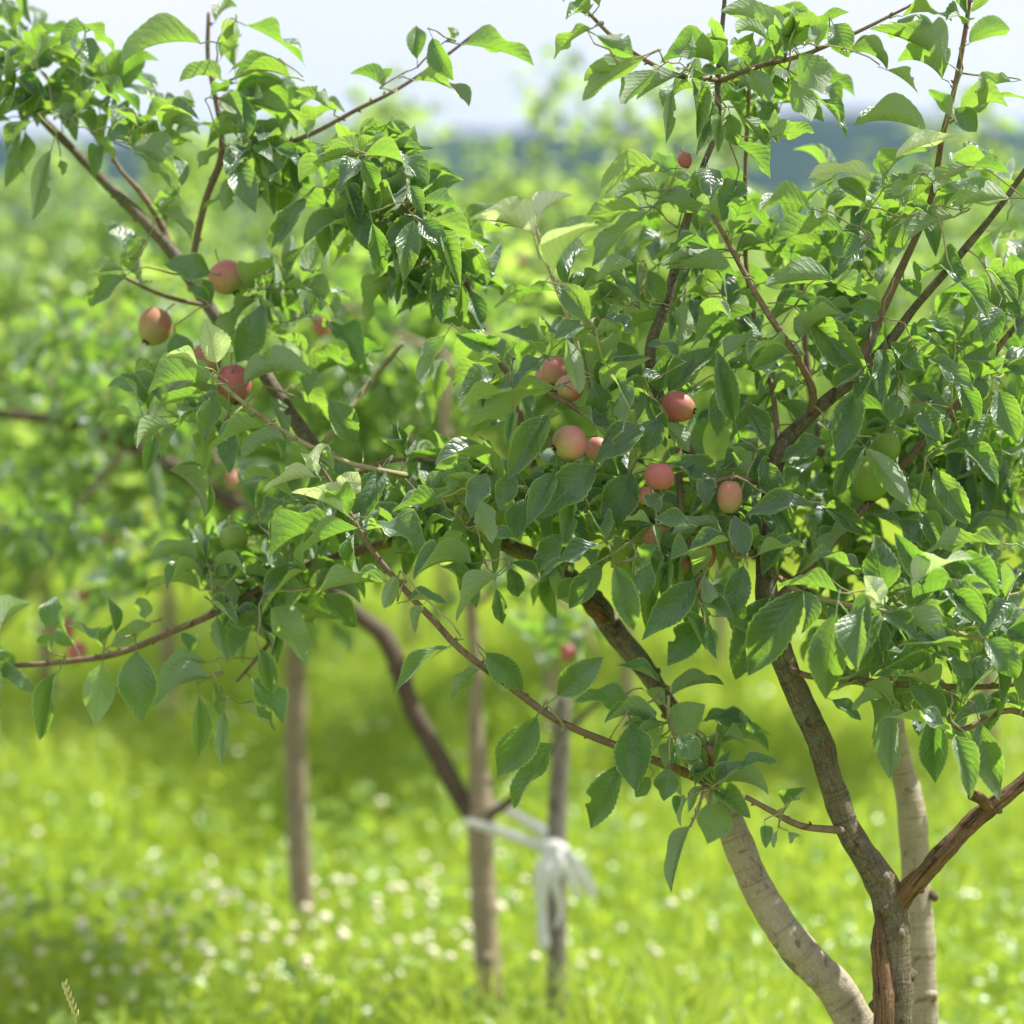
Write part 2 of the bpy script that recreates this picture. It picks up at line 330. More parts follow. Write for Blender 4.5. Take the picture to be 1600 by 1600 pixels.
class Tree:
    def __init__(s, loc, label, group, seed):
        s.root = thing('apple_tree', loc, label, 'apple tree', group); s.bp = []; s.leaves = []; s.nodes = []; s.rd = random.Random(seed)
    def branch(s, pts, mat, name='branch', sides=10, step=.012, rough=.10, knots=0, dress=.5):
        """pts: (px, py, depth, radius px)"""
        W3 = np.array([P(x, y, d) for x, y, d, r in pts]); rad = np.array([r*d/F for x, y, d, r in pts])
        W3[:, 2] = np.maximum(W3[:, 2], -.05)
        g = Geo(); g.tube(W3, rad, sides, step, rough)
        for k in range(knots):
            i = s.rd.randrange(len(W3)-1); t = s.rd.random(); c = W3[i]*(1-t)+W3[i+1]*t; r = rad[i]*(1-t)+rad[i+1]*t
            a = unit(np.array([s.rd.gauss(0, 1), s.rd.gauss(-.4, .6), s.rd.gauss(0, .6)])); ax = unit(W3[i+1]-W3[i]); a = unit(a-ax*(a@ax))
            g.tube([c+a*r*.5, c+a*r*1.05, c+a*r*1.25+ax*r*.1], [r*.55, r*.40, r*.12], 7, None, .3)
        if mat is B_TWIG or mat is B_SHOOT:
            for i in range(len(W3)-1):
                a, b = W3[i], W3[i+1]; Lg = np.linalg.norm(b-a); ax = unit(b-a); t = s.rd.uniform(.3, 1)*.03
                while t < Lg:
                    q = a+(b-a)*t/Lg; rr = rad[i]+(rad[i+1]-rad[i])*t/Lg
                    v = unit(np.array([s.rd.gauss(0, 1), s.rd.gauss(-.2, .7), s.rd.gauss(.3, .8)])); v = unit(v-ax*(v@ax)); e = unit(v+ax*.7)
                    g.tube([q+v*rr*.3, q+v*rr*.8+e*.0012, q+v*rr*.8+e*.0045], [.0019, .0021, .0006], 5)
                    if s.rd.random() < dress:
                        for _ in range(s.rd.choice((1, 1, 2, 3))):
                            D = unit(e+np.array([s.rd.gauss(0, .5), s.rd.gauss(0, .5), s.rd.gauss(-.25, .4)])); Ln = s.rd.uniform(.045, .085)
                            s.leaves.append(make_leaf(q+v*rr+D*Ln*.25, D, np.array([s.rd.gauss(0, .35), s.rd.gauss(0, .35), 1.])+np.array([D[0], D[1], 0])*.3, Ln, Ln*s.rd.uniform(.46, .62), pick(s.rd.choice((.45, .85, .85, 1.3)))))
                    t += s.rd.uniform(.018, .036)
        o = link(name, g.mesh(name, mat), s.root)
        for i in range(len(W3)-1):
            n = max(1, int(np.linalg.norm(W3[i+1]-W3[i])/.02))
            for k in range(n): t = k/n; s.bp.append(W3[i]*(1-t)+W3[i+1]*t)
        return o
    def depth(s, px, py):
        if not hasattr(s, '_pp') or len(s._pp) != len(s.bp): s._pp = np.array([proj(p) for p in s.bp])
        q = s._pp; w = 1/((q[:, 0]-px)**2+(q[:, 1]-py)**2+400.)**2
        return float((w*q[:, 2]).sum()/w.sum())
    def hand(s, rows, front=(.02, .13)):
        for r in rows:
            r = list(r); k = r[7] if len(r) > 7 else ''
            curl = r[6] if len(r) > 6 else s.rd.choice((.12, .45, .45, .85))
            d = s.depth(r[0], r[1])-s.rd.uniform(*front)
            if 'b' in k: d += .35
            s.leaves.append(hand_leaf(r[0], r[1], r[2], r[3], r[4], r[5], curl, d, k, s.rd.uniform(-.02, .035)))
            s.nodes.append(s.leaves[-1].b-unit(s.leaves[-1].M[:, 0])*s.leaves[-1].L*.24)
    def rosette(s, C, n, size, spread=1., out=None, young=0):
        az0 = s.rd.uniform(0, 6.28)
        s.nodes.append(C)
        for k in range(n):
            az = az0+k*2.4+s.rd.uniform(-.3, .3); el = s.rd.gauss(-.18, .55)
            D = np.array([math.cos(az)*math.cos(el), math.sin(az)*math.cos(el), math.sin(el)])
            if out is not None: D = unit(D+out*.5)
            Ln = size*s.rd.uniform(.62, 1.12); nrm = np.array([s.rd.gauss(0, .35), s.rd.gauss(0, .35), 1.])+np.array([D[0], D[1], 0])*.4
            curl = s.rd.choice((.45, .85, .85, 1.3, 1.3)); base = C+D*Ln*.27
            s.leaves.append(make_leaf(base, D, nrm, Ln, Ln*s.rd.uniform(.40, .56), pick(curl), s.rd.random() < young))
    def fill(s, regs):
        for (cx, cy, rx, ry, n, d0, d1) in regs:
            for _ in range(n):
                while True:
                    a, b = s.rd.uniform(-1, 1), s.rd.uniform(-1, 1)
                    if a*a+b*b < 1: break
                x, y = cx+a*rx, cy+b*ry; d = s.depth(x, y)+s.rd.uniform(d0, d1)
                s.rosette(P(x, y, d), s.rd.choice((3, 4, 5, 6)), .080)
    def finish(s, leaf_cap=300, twig_mat=None):
        # twigs: every leaf cluster is joined to the nearest wood
        N = np.array(s.nodes); B = np.array(s.bp); g = Geo()
        dist = np.empty(len(N)); par = np.empty((len(N), 3))
        for i, p in enumerate(N):
            q = np.linalg.norm(B-p, axis=1); j = q.argmin(); dist[i] = q[j]; par[i] = B[j]
        left = np.ones(len(N), bool); s.rd2 = random.Random(5)
        while left.any():
            i = np.where(left, dist, 1e9).argmin(); left[i] = False; a, b = par[i], N[i]; Lg = dist[i]
            mx_, my_, md_ = proj((a+b)/2)
            if Lg > .003 and not any(c[3] > md_-.02 and (mx_-c[0])**2+(my_-c[1])**2 < (c[2]+8)**2 for c in CLEAR):
                k = min(.25, .12+Lg); m1 = a*.67+b*.33+np.array([s.rd2.gauss(0, 1), s.rd2.gauss(0, 1), s.rd2.gauss(.3, 1)])*Lg*.04
                m2 = a*.33+b*.67+np.array([s.rd2.gauss(0, 1), s.rd2.gauss(0, 1), s.rd2.gauss(.3, 1)])*Lg*.04
                r0 = min(.0009+.004*Lg, .0018)
                g.tube([a, m1, m2, b], [r0*1.25, r0*1.05, r0*.9, .0010], 5, .02, .0, True)
            q = np.linalg.norm(N-b, axis=1); up = q < dist; dist[up] = q[up]; par[up] = b
        link('twigs', g.mesh('twigs', twig_mat or B_SHOOT), s.root, kind='stuff')
        s.leaves = [l for l in s.leaves if l.hand or not blocks(l, s.rd2)]
        s.leaves.sort(key=lambda l: -l.size)
        for l in s.leaves[:leaf_cap]:
            o = bpy.data.objects.new('leaf', l.T[5 if l.young else 4]); COL.objects.link(o); o.parent = s.root
            M = Matrix([[*l.M[r], l.b[r]] for r in range(3)]+[[0, 0, 0, 1]])
            o.matrix_parent_inverse = Matrix.Translation(-Vector(s.root.location)); o.matrix_basis = M
        rest = s.leaves[leaf_cap:]
        if rest: link('foliage', joined_leaves(rest, 'foliage', M_LEAF), s.root, kind='stuff')

G1 = 'apple trees standing in the orchard'
# ---- tree with the dark forked trunk
A = Tree(P(1405, 2405, 3.05)*np.array([1, 1, 0]), 'front apple tree with dark forked olive-brown trunk at the lower right', G1, 11)
dA = 3.08
A.branch([(1415, 2420, dA, 44), (1405, 1900, dA, 36), (1398, 1620, dA, 31), (1396, 1550, dA, 30), (1395, 1480, dA, 27), (1390, 1420, dA, 27), (1378, 1380, dA, 24), (1350, 1335, dA, 21), (1323, 1290, dA, 20), (1300, 1225, dA, 20),
          (1281, 1160, dA, 20), (1250, 1090, dA, 20), (1222, 1025, dA, 20), (1203, 960, dA, 18), (1196, 880, dA, 16), (1203, 780, dA, 14), (1218, 705, dA, 13), (1265, 650, dA, 12), (1330, 595, dA, 10), (1385, 540, dA, 8), (1430, 480, dA, 6.5),
          (1490, 410, dA, 6), (1560, 325, dA, 5), (1620, 240, dA, 4)], B_OLIVE, 'trunk', 18, .008, .16, 16)
A.branch([(1388, 1478, dA, 6), (1395, 1440, dA, 15), (1407, 1406, 3.075, 17), (1430, 1380, 3.06, 15.5), (1470, 1335, 3.03, 14), (1520, 1285, 3.03, 14), (1560, 1252, 3.03, 14), (1620, 1200, 3.03, 12), (1680, 1100, 3.0, 10), (1690, 980, 3.0, 8), (1660, 880, 3, 6)], B_RUST, 'limb', 14, .008, .26, 6)
A.branch([(1545, 1262, 3.02, 9), (1532, 1248, 3.0, 8), (1518, 1242, 2.99, 8)], B_RUST, 'stub', 9, .006, .2)
A.branch([(1384, 1900, 3.05, 17), (1382, 1600, 3.05, 17), (1379, 1540, 3.055, 15), (1374, 1480, 3.06, 11), (1373, 1440, 3.065, 7), (1374, 1415, 3.07, 3)], B_RUST, 'peeling_bark', 10, .008, .4)
A.branch([(1196, 880, dA, 9), (1120, 770, 3.1, 9), (1050, 660, 3.1, 9), (1015, 560, 3.08, 9.5), (1045, 460, 3.08, 8), (1070, 355, 3.08, 7), (1095, 270, 3.05, 5), (1120, 200, 3.05, 5), (1122, 125, 3.05, 5), (1127, 60, 3.05, 4), (1135, -30, 3.05, 3)], B_OLIVE, sides=10, rough=.15, knots=6)
A.branch([(1122, 125, 3.05, 4), (1060, 118, 3.0, 4), (1010, 95, 2.98, 4), (960, 60, 2.97, 3.5), (915, 15, 2.97, 3)], B_TWIG)
A.branch([(1122, 128, 3.05, 4), (1180, 105, 3.0, 4), (1250, 88, 2.98, 3.6), (1300, 68, 2.98, 3.2), (1350, 45, 2.98, 3), (1430, 5, 2.98, 2)], B_TWIG)
A.branch([(1265, 650, dA, 7), (1270, 610, 3.05, 6), (1240, 550, 3.02, 5.5), (1200, 490, 3.0, 5), (1165, 430, 3.0, 4.5), (1130, 365, 3.0, 3.8), (1112, 335, 3.0, 3)], B_TWIG)
A.branch([(1218, 705, dA, 5), (1205, 600, 3.12, 4), (1180, 500, 3.14, 4), (1165, 400, 3.14, 3.6), (1165, 250, 3.14, 3.2), (1170, 150, 3.14, 3), (1172, 60, 3.14, 2.4)], B_TWIG)
A.branch([(1340, 590, dA, 8), (1362, 520, 3.1, 8), (1385, 470, 3.1, 7.5), (1408, 420, 3.1, 6), (1440, 350, 3.08, 5), (1460, 290, 3.05, 5), (1472, 215, 3.0, 4.6), (1490, 145, 3.0, 4.2), (1508, 50, 3.0, 4), (1520, -40, 3.0, 3)], B_TWIG)
A.branch([(1225, 1040, dA, 6), (1262, 1056, 3.05, 5), (1330, 1062, 3.05, 5), (1420, 1070, 3.05, 5), (1560, 1072, 3.05, 4.4), (1660, 1050, 3.05, 4)], B_TWIG)
A.branch([(1200, 890, dA, 5), (1250, 925, 3.0, 4.2), (1310, 942, 2.96, 4.2), (1390, 957, 2.94, 4), (1480, 985, 2.94, 4), (1590, 1015, 2.94, 3.4)], B_SHOOT)
A.branch([(1202, 950, dA, 8), (1280, 870, 3.12, 7), (1345, 800, 3.13, 6), (1440, 695, 3.13, 5.6), (1520, 605, 3.12, 6), (1562, 540, 3.12, 5), (1640, 450, 3.12, 4)], B_TWIG)
A.branch([(1205, 765, dA, 4), (1150, 745, 3.0, 3.4), (1095, 762, 2.98, 2.6)], B_TWIG)
A.branch([(1320, 1298, dA, 6), (1298, 1296, 3.03, 6), (1250, 1290, 3.02, 5.4), (1205, 1267, 3.0, 5), (1165, 1245, 3.0, 4)], B_TWIG, dress=.1)
A.branch([(1060, 680, 3.1, 5), (980, 680, 3.03, 4.4), (920, 650, 3.0, 4.2), (860, 616, 2.98, 4), (800, 586, 2.98, 3.6), (765, 550, 2.98, 3)], B_TWIG)
A.branch([(925, 652, 3.0, 4), (918, 600, 2.99, 3.8), (905, 550, 2.98, 3.6), (885, 490, 2.98, 3.3), (860, 425, 2.98, 3), (836, 352, 2.98, 2.6), (832, 335, 2.98, 2)], B_SHOOT)
A.branch([(1040, 860, 3.05, 4), (1000, 870, 2.98, 3), (955, 885, 2.97, 2.4)], B_SHOOT)
A.branch([(1060, 690, 3.1, 6), (1065, 800, 3.05, 5), (1085, 880, 3.02, 4), (1100, 960, 3.0, 3.5), (1120, 1000, 3., 2.5)], B_TWIG)
A.branch([(1175, 860, 3.06, 4), (1150, 870, 3.0, 3), (1138, 830, 2.98, 2.5)], B_SHOOT)
A.branch([(1660, 1150, 3.0, 6), (1580, 1110, 3.0, 5), (1500, 1140, 2.98, 4), (1470, 1100, 2.97, 3)], B_TWIG)
A.branch([(1210, 1270, 3.0, 2), (1228, 1262, 2.99, 2), (1235, 1250, 2.99, 1.6)], B_SHOOT)
# ---- leaning pale-trunk tree
Bt = Tree(P(1470, 2309, 3.15)*np.array([1, 1, 0]), 'apple tree with pale ringed trunk leaning left across the picture', G1, 12)
Bt.branch([(1500, 2330, 3.15, 44), (1465, 2000, 3.15, 40), (1400, 1720, 3.15, 34), (1312, 1556, 3.15, 29), (1250, 1485, 3.15, 28), (1196, 1410, 3.16, 26), (1160, 1335, 3.17, 25), (1135, 1270, 3.18, 22), (1105, 1205, 3.2, 18), (1065, 1130, 3.22, 16)], B_PALE, 'trunk', 20, .008, .12, 3)
Bt.branch([(1070, 1140, 3.22, 15), (1030, 1080, 3.23, 16), (1000, 1035, 3.23, 17), (960, 985, 3.24, 19), (928, 940, 3.25, 18), (880, 895, 3.27, 14), (800, 855, 3.3, 13), (700, 808, 3.33, 12), (620, 770, 3.35, 12), (540, 735, 3.37, 12), (490, 695, 3.4, 11), (450, 640, 3.42, 11), (400, 565, 3.45, 10), (350, 510, 3.48, 10), (310, 455, 3.5, 10.5),
           (270, 395, 3.53, 10), (230, 350, 3.55, 9), (170, 290, 3.6, 8), (130, 250, 3.63, 7), (80, 200, 3.66, 6.4), (40, 165, 3.7, 5.5), (-50, 85, 3.75, 4)], B_OLIVE, 'limb', 14, .010, .16, 24)
Bt.branch([(945, 965, 3.22, 11), (925, 950, 3.2, 12), (917, 940, 3.19, 9)], B_RUST, 'stub', 10, .006, .2)
Bt.branch([(268, 400, 3.53, 6), (250, 345, 3.55, 5.4), (215, 295, 3.57, 4.4), (190, 268, 3.58, 3.4), (165, 225, 3.6, 2.5)], B_TWIG)
Bt.branch([(300, 430, 3.5, 6), (305, 385, 3.47, 5), (322, 310, 3.45, 5), (345, 250, 3.43, 5.6), (345, 200, 3.42, 4.6), (336, 150, 3.42, 4), (325, 90, 3.42, 3.6), (326, 20, 3.42, 3)], B_TWIG, dress=.25)
Bt.branch([(345, 255, 3.43, 4), (400, 238, 3.35, 3.5), (480, 212, 3.3, 3.8), (560, 170, 3.26, 3.2), (620, 140, 3.25, 2.8), (680, 100, 3.25, 2.6), (755, 42, 3.25, 2)], B_TWIG, dress=.12)
Bt.branch([(640, 742, 3.34, 5), (620, 740, 3.1, 4.4), (540, 722, 3.08, 4.2), (470, 690, 3.08, 4), (400, 645, 3.08, 3.6), (345, 600, 3.08, 3), (305, 565, 3.08, 2.2)], B_SHOOT, dress=.1)
Bt.branch([(560, 740, 3.36, 5), (620, 718, 3.2, 3.6), (705, 722, 3.18, 3)], B_TWIG)
Bt.branch([(1115, 1225, 3.2, 9), (1040, 1195, 3.08, 7), (950, 1160, 3.04, 6.4), (870, 1125, 3.02, 6), (800, 1075, 3.01, 6), (720, 1015, 3., 5.5), (680, 972, 3., 5.2), (640, 930, 3., 5), (580, 858, 3., 4.4), (540, 790, 3., 3.6), (505, 735, 3., 2.6), (495, 722, 3, 2)], B_TWIG, dress=.0)
Bt.branch([(700, 810, 3.33, 9), (600, 850, 3.34, 8), (520, 872, 3.35, 7), (450, 892, 3.36, 6.4), (390, 930, 3.37, 6), (330, 960, 3.37, 5.6), (250, 995, 3.38, 5.2), (180, 1022, 3.38, 5), (100, 1034, 3.38, 4.5), (40, 1039, 3.38, 4), (-50, 1040, 3.38, 3)], B_TWIG, dress=.1)
Bt.branch([(470, 890, 3.36, 5), (455, 940, 3.34, 4), (435, 985, 3.32, 3.5), (400, 1030, 3.3, 3), (370, 1065, 3.28, 2.5)], B_TWIG)
Bt.branch([(325, 478, 3.49, 4), (285, 470, 3.45, 3.4), (245, 458, 3.42, 3), (192, 432, 3.4, 2.4)], B_TWIG)
Bt.branch([(345, 505, 3.48, 4), (385, 468, 3.42, 3.4), (430, 455, 3.4, 3), (478, 445, 3.4, 2.4)], B_TWIG)
Bt.branch([(800, 600, 3.3, 5), (756, 515, 3.22, 5), (735, 455, 3.2, 5), (700, 395, 3.18, 4.4), (650, 343, 3.15, 4.2), (605, 295, 3.15, 3.6), (563, 245, 3.15, 3)], B_TWIG)
Bt.branch([(880, 895, 3.27, 6), (850, 780, 3.3, 6), (820, 680, 3.3, 6), (800, 600, 3.3, 5)], B_TWIG)
Bt.branch([(505, 695, 3.4, 5), (545, 640, 3.45, 4.6), (585, 590, 3.5, 4.4), (630, 535, 3.5, 3)], B_SHOOT)
Bt.branch([(1072, 1195, 3.1, 3.4), (1056, 1152, 3.07, 3.4), (1044, 1112, 3.05, 3), (1045, 1087, 3.04, 2.6)], B_SHOOT)
Bt.branch([(1118, 1225, 3.15, 6), (1112, 1185, 3.1, 6), (1108, 1168, 3.08, 7)], B_TWIG, 'stub')
Bt.branch([(1100, 1225, 3.12, 3), (1092, 1262, 3.1, 2.4), (1078, 1292, 3.09, 2)], B_SHOOT)
# ---- pale upright stem behind the forked trunk
Ct = Tree(P(1450, 2130, 3.5)*np.array([1, 1, 0]), 'apple tree with pale upright stem just behind the dark forked trunk', G1, 13)
Ct.branch([(1455, 2240, 3.5, 34), (1450, 1800, 3.5, 26), (1441, 1560, 3.5, 22), (1436, 1450, 3.5, 22.5), (1430, 1370, 3.5, 21), (1427, 1300, 3.5, 22), (1420, 1250, 3.5, 21), (1408, 1195, 3.5, 17), (1396, 1130, 3.5, 15), (1392, 1050, 3.5, 14), (1402, 960, 3.52, 12), (1430, 860, 3.55, 10), (1440, 740, 3.58, 8), (1430, 620, 3.6, 6)], B_PALE, 'trunk', 18, .009, .14, 5)
Ct.branch([(1446, 1395, 3.5, 9), (1458, 1400, 3.48, 8), (1462, 1405, 3.47, 6)], B_DARK, 'stub', 8, .006, .2)
Ct.branch([(1402, 960, 3.52, 8), (1340, 860, 3.6, 7), (1290, 740, 3.65, 6), (1260, 560, 3.7, 5), (1250, 380, 3.7, 4)], B_TWIG)
Ct.branch([(1430, 860, 3.55, 7), (1520, 780, 3.6, 6), (1600, 640, 3.65, 5)], B_TWIG)
Ct.branch([(1392, 1050, 3.5, 8), (1300, 960, 3.6, 7), (1200, 880, 3.65, 6), (1100, 840, 3.7, 5), (980, 830, 3.7, 4)], B_TWIG)

A.hand([
 # top
 (925,45,865,93,45,112,.6),(932,55,990,88,60,165),(1005,92,910,158,55,155,.5),(955,105,912,127,34,150),(1025,110,970,163,46,160),(1060,118,995,156,42,140,.6),
 (1052,140,1040,225,32,180,.12),(1065,88,1082,48,44,175),(1080,122,1090,220,26,30,.12),(1112,160,1100,225,36,10),(1126,183,1087,246,36,5),(1130,185,1121,240,32,15),(1140,178,1152,228,40,-15),
 (1036,268,940,313,46,112,.85),(1030,300,960,318,26,120,.85),(1025,310,1115,352,46,140,.5),(1000,325,908,346,42,140,.6),(1100,260,1085,312,36,0),(1106,262,1112,312,42,20),(1150,282,1130,347,58,0,.12),
 (1145,372,1165,334,42,175),(1150,365,1202,386,34,40),(866,386,930,346,42,160),(1010,332,925,416,42,150),(1115,390,1020,407,36,75,.6),(1125,403,1034,417,36,145,.3),(1152,432,1040,420,42,125,.5),(990,412,930,440,38,140),
 (835,366,732,344,36,108,.6,'y'),(842,340,896,305,17,130,.4,'yn'),(831,348,826,318,14,20,.3,'yn'),(866,422,936,352,16,60,.3,'yn'),(852,398,888,376,24,120,.4,'y'),
 (1165,185,1204,240,40,160),(1150,225,1204,280,42,130,.6),(1200,214,1273,207,38,150,.4),(1250,85,1286,146,62,175,.12),(1238,125,1268,190,44,178,.12),(1278,155,1323,218,24,55,.3),
 (1330,82,1386,110,18,100,.4,'n'),(1386,110,1434,146,26,120,.6),(1476,96,1358,46,46,122,.5),(1302,38,1326,90,46,10),(1270,62,1296,40,40,170),(1446,205,1334,198,54,128,.85),
 (1486,182,1450,140,30,150),(1492,170,1526,206,42,15),(1515,68,1578,46,52,150),(1580,128,1524,146,40,130),(1400,246,1496,212,32,150,.4,'y'),(1365,284,1262,280,38,125,.7,'y'),
 (1350,316,1308,282,36,20),(1432,278,1380,312,50,30),(1446,288,1394,306,36,130,.7),(1265,326,1187,330,48,122,.7),(1316,360,1200,384,52,122,.6),(1346,374,1297,396,42,10),(1350,380,1308,432,36,20),
 (1490,340,1400,402,42,140),(1410,350,1390,396,42,0),(1576,310,1486,324,48,150),(1516,266,1460,302,40,145),(1456,336,1414,320,34,40),(1460,320,1499,298,18,80,.3),(1520,262,1580,272,38,130),
 (1196,60,1150,48,40,150),(1180,100,1140,70,34,140),(1172,110,1205,160,40,165),(1185,120,1190,85,36,40),(1160,90,1178,50,34,20),
 # right centre
 (1302,438,1195,446,58,150,.4),(1300,440,1378,472,48,140),(1265,500,1362,592,78,2,.12),(1382,546,1378,633,44,0,.12),(1332,620,1310,722,56,0,.3),(1350,700,1304,776,50,10),(1346,576,1304,606,40,20),
 (1400,616,1390,661,34,0),(1354,702,1424,792,48,175,.4),(1460,735,1516,820,50,0,.3),(1420,604,1482,642,40,30),(1370,492,1328,478,42,20),(1405,440,1436,466,38,20),(1430,510,1497,527,32,60,.6),
 (1476,536,1416,546,40,140),(1450,560,1522,612,38,40),(1290,690,1219,722,42,35),(1266,790,1164,806,44,35,.45),(1210,785,1240,832,34,0),(1290,795,1356,836,48,10),(1240,556,1174,576,48,25),
 (1500,600,1530,660,40,10),(1480,650,1450,700,44,20),(1540,650,1520,705,44,10),(1510,700,1560,760,44,25),(1560,480,1540,545,46,10),(1545,420,1590,470,46,20),(1500,440,1545,500,40,30),(1440,640,1475,690,44,0),
 (1560,610,1590,690,50,0),(1555,580,1500,560,44,60),
 # centre cluster
 (920,500,872,440,48,5,.3),(990,466,921,465,32,132,.5),(912,505,865,531,36,30),(885,530,906,616,34,172,.3),(956,535,1003,588,46,8),(1016,620,919,590,46,72,.6),(930,602,936,652,52,5),(1030,612,1050,549,36,22,.3),
 (1045,612,1120,544,56,22,.3),(1148,657,1119,545,52,0,.2),(1126,600,1121,684,44,0,.2),(1176,488,1078,547,50,100,.5),(945,500,993,521,42,60),(930,516,966,520,36,140),(1050,490,1047,532,24,0),(1014,424,1036,473,38,5),
 (1070,470,1065,540,42,180),(1196,524,1129,562,32,140),(1006,667,929,726,52,20),(1030,656,1005,711,46,10),(1036,661,1077,706,38,160),(1040,724,1128,751,48,30),(928,728,841,811,62,10,.4),(986,740,950,838,64,8,.4),
 (866,740,824,822,42,10),(1100,750,1105,792,36,10),(1118,754,1122,802,24,0),(1020,770,1031,801,34,0),(1182,700,1129,736,44,35),(866,454,771,481,46,110,.5),(785,566,734,514,44,60,.5),(771,551,711,521,48,15),
 (846,551,781,519,48,60,.4),(784,567,705,602,46,108,.6),(852,607,702,648,52,85,.5),(866,604,726,667,60,140,.3),(696,524,660,602,36,150),(856,650,792,751,58,8,.4),(800,645,793,697,26,0),
 (1080,600,1100,560,40,150),(960,590,985,640,46,20),(900,640,960,700,40,60),(1010,620,1040,700,36,10),(850,560,800,610,36,40),(975,660,990,600,36,150),(1060,560,1010,540,34,60),
 (1164,869,1147,804,40,8,.2),(1141,844,1072,863,46,45),(1123,815,1047,837,30,150,.3),(1076,820,1021,811,36,30),(1016,818,974,815,24,120),(1161,885,1142,969,48,0,.3),(1100,898,1111,942,38,178),
 (1096,974,1043,1041,58,8,.3),(1086,908,1003,1001,52,0,.2),(1038,867,1042,951,38,0,.2),(993,864,1011,939,40,20,.3),(961,885,990,986,48,5,.3),(940,884,889,951,44,5),(901,904,871,937,34,0),(1100,938,1147,966,38,20),
 (1105,984,1121,1030,34,5),(936,850,844,904,36,40,.45),(880,834,837,896,42,15),(800,880,842,909,26,30),(800,890,808,932,26,0),(780,899,713,972,42,110,.4),(775,920,785,976,30,0,.2),(736,881,646,906,50,82,.7),(795,888,810,933,32,10),
 (900,780,880,850,44,10),(820,780,800,850,42,15),(870,800,920,850,42,25),(760,740,735,810,42,20),(740,780,770,850,40,160),(700,770,740,740,38,130),(720,830,690,870,40,140),(800,740,780,800,38,5),(930,810,960,860,40,150),
 (1000,890,1030,850,36,40),(760,830,820,850,36,50),(1190,720,1215,780,42,10),(1170,640,1200,700,42,20),(1225,840,1190,900,44,10),(1150,800,1185,840,38,30),
 # lower right
 (1253,925,1169,1056,78,10,.3),(1202,934,1149,1063,72,5,.3),(1306,958,1290,1093,66,8,.2),(1351,948,1340,1049,58,30,.3),(1256,925,1252,990,40,-30),(1309,925,1214,917,48,108,.6),(1184,868,1259,856,38,88,.6),(1341,900,1277,870,40,80,.6),
 (1381,925,1367,833,60,8,.2),(1376,940,1350,899,44,150,.3,'y'),(1388,934,1350,945,34,150,.5,'y'),(1425,918,1521,874,46,122,.7,'y'),(1446,901,1397,832,48,0),(1421,948,1502,992,40,125,.4),(1395,955,1484,1027,38,128,.4),
 (1505,1016,1400,1010,34,50,.5),(1462,1076,1364,1057,38,55),(1489,1148,1374,1122,46,70,.6),(1521,942,1463,908,44,15),(1565,850,1448,862,44,125,.5),(1300,1094,1346,1126,30,40),(1395,1100,1390,1217,58,172,.2),
 (1455,1114,1462,1224,62,0,.2),(1492,1150,1516,1249,48,18,.3),(1530,1128,1562,1252,52,0),(1385,960,1432,1000,44,30),(1540,1000,1590,1060,50,20),(1460,1020,1520,1060,40,60),(1380,1090,1330,1110,34,130),(1560,1080,1540,1150,50,5),
 (1420,1060,1480,1120,50,10),(1500,880,1560,930,46,30),(1480,930,1540,975,46,20),(1580,940,1530,1000,44,15),(1440,800,1470,860,44,10),(1350,1070,1400,1100,40,120),
 (1228,1262,1259,1230,30,40),(1195,1290,1196,1326,26,10),(1215,1298,1209,1325,14,150),(1232,1300,1240,1312,26,170),(1232,1255,1250,1250,10,120),
])
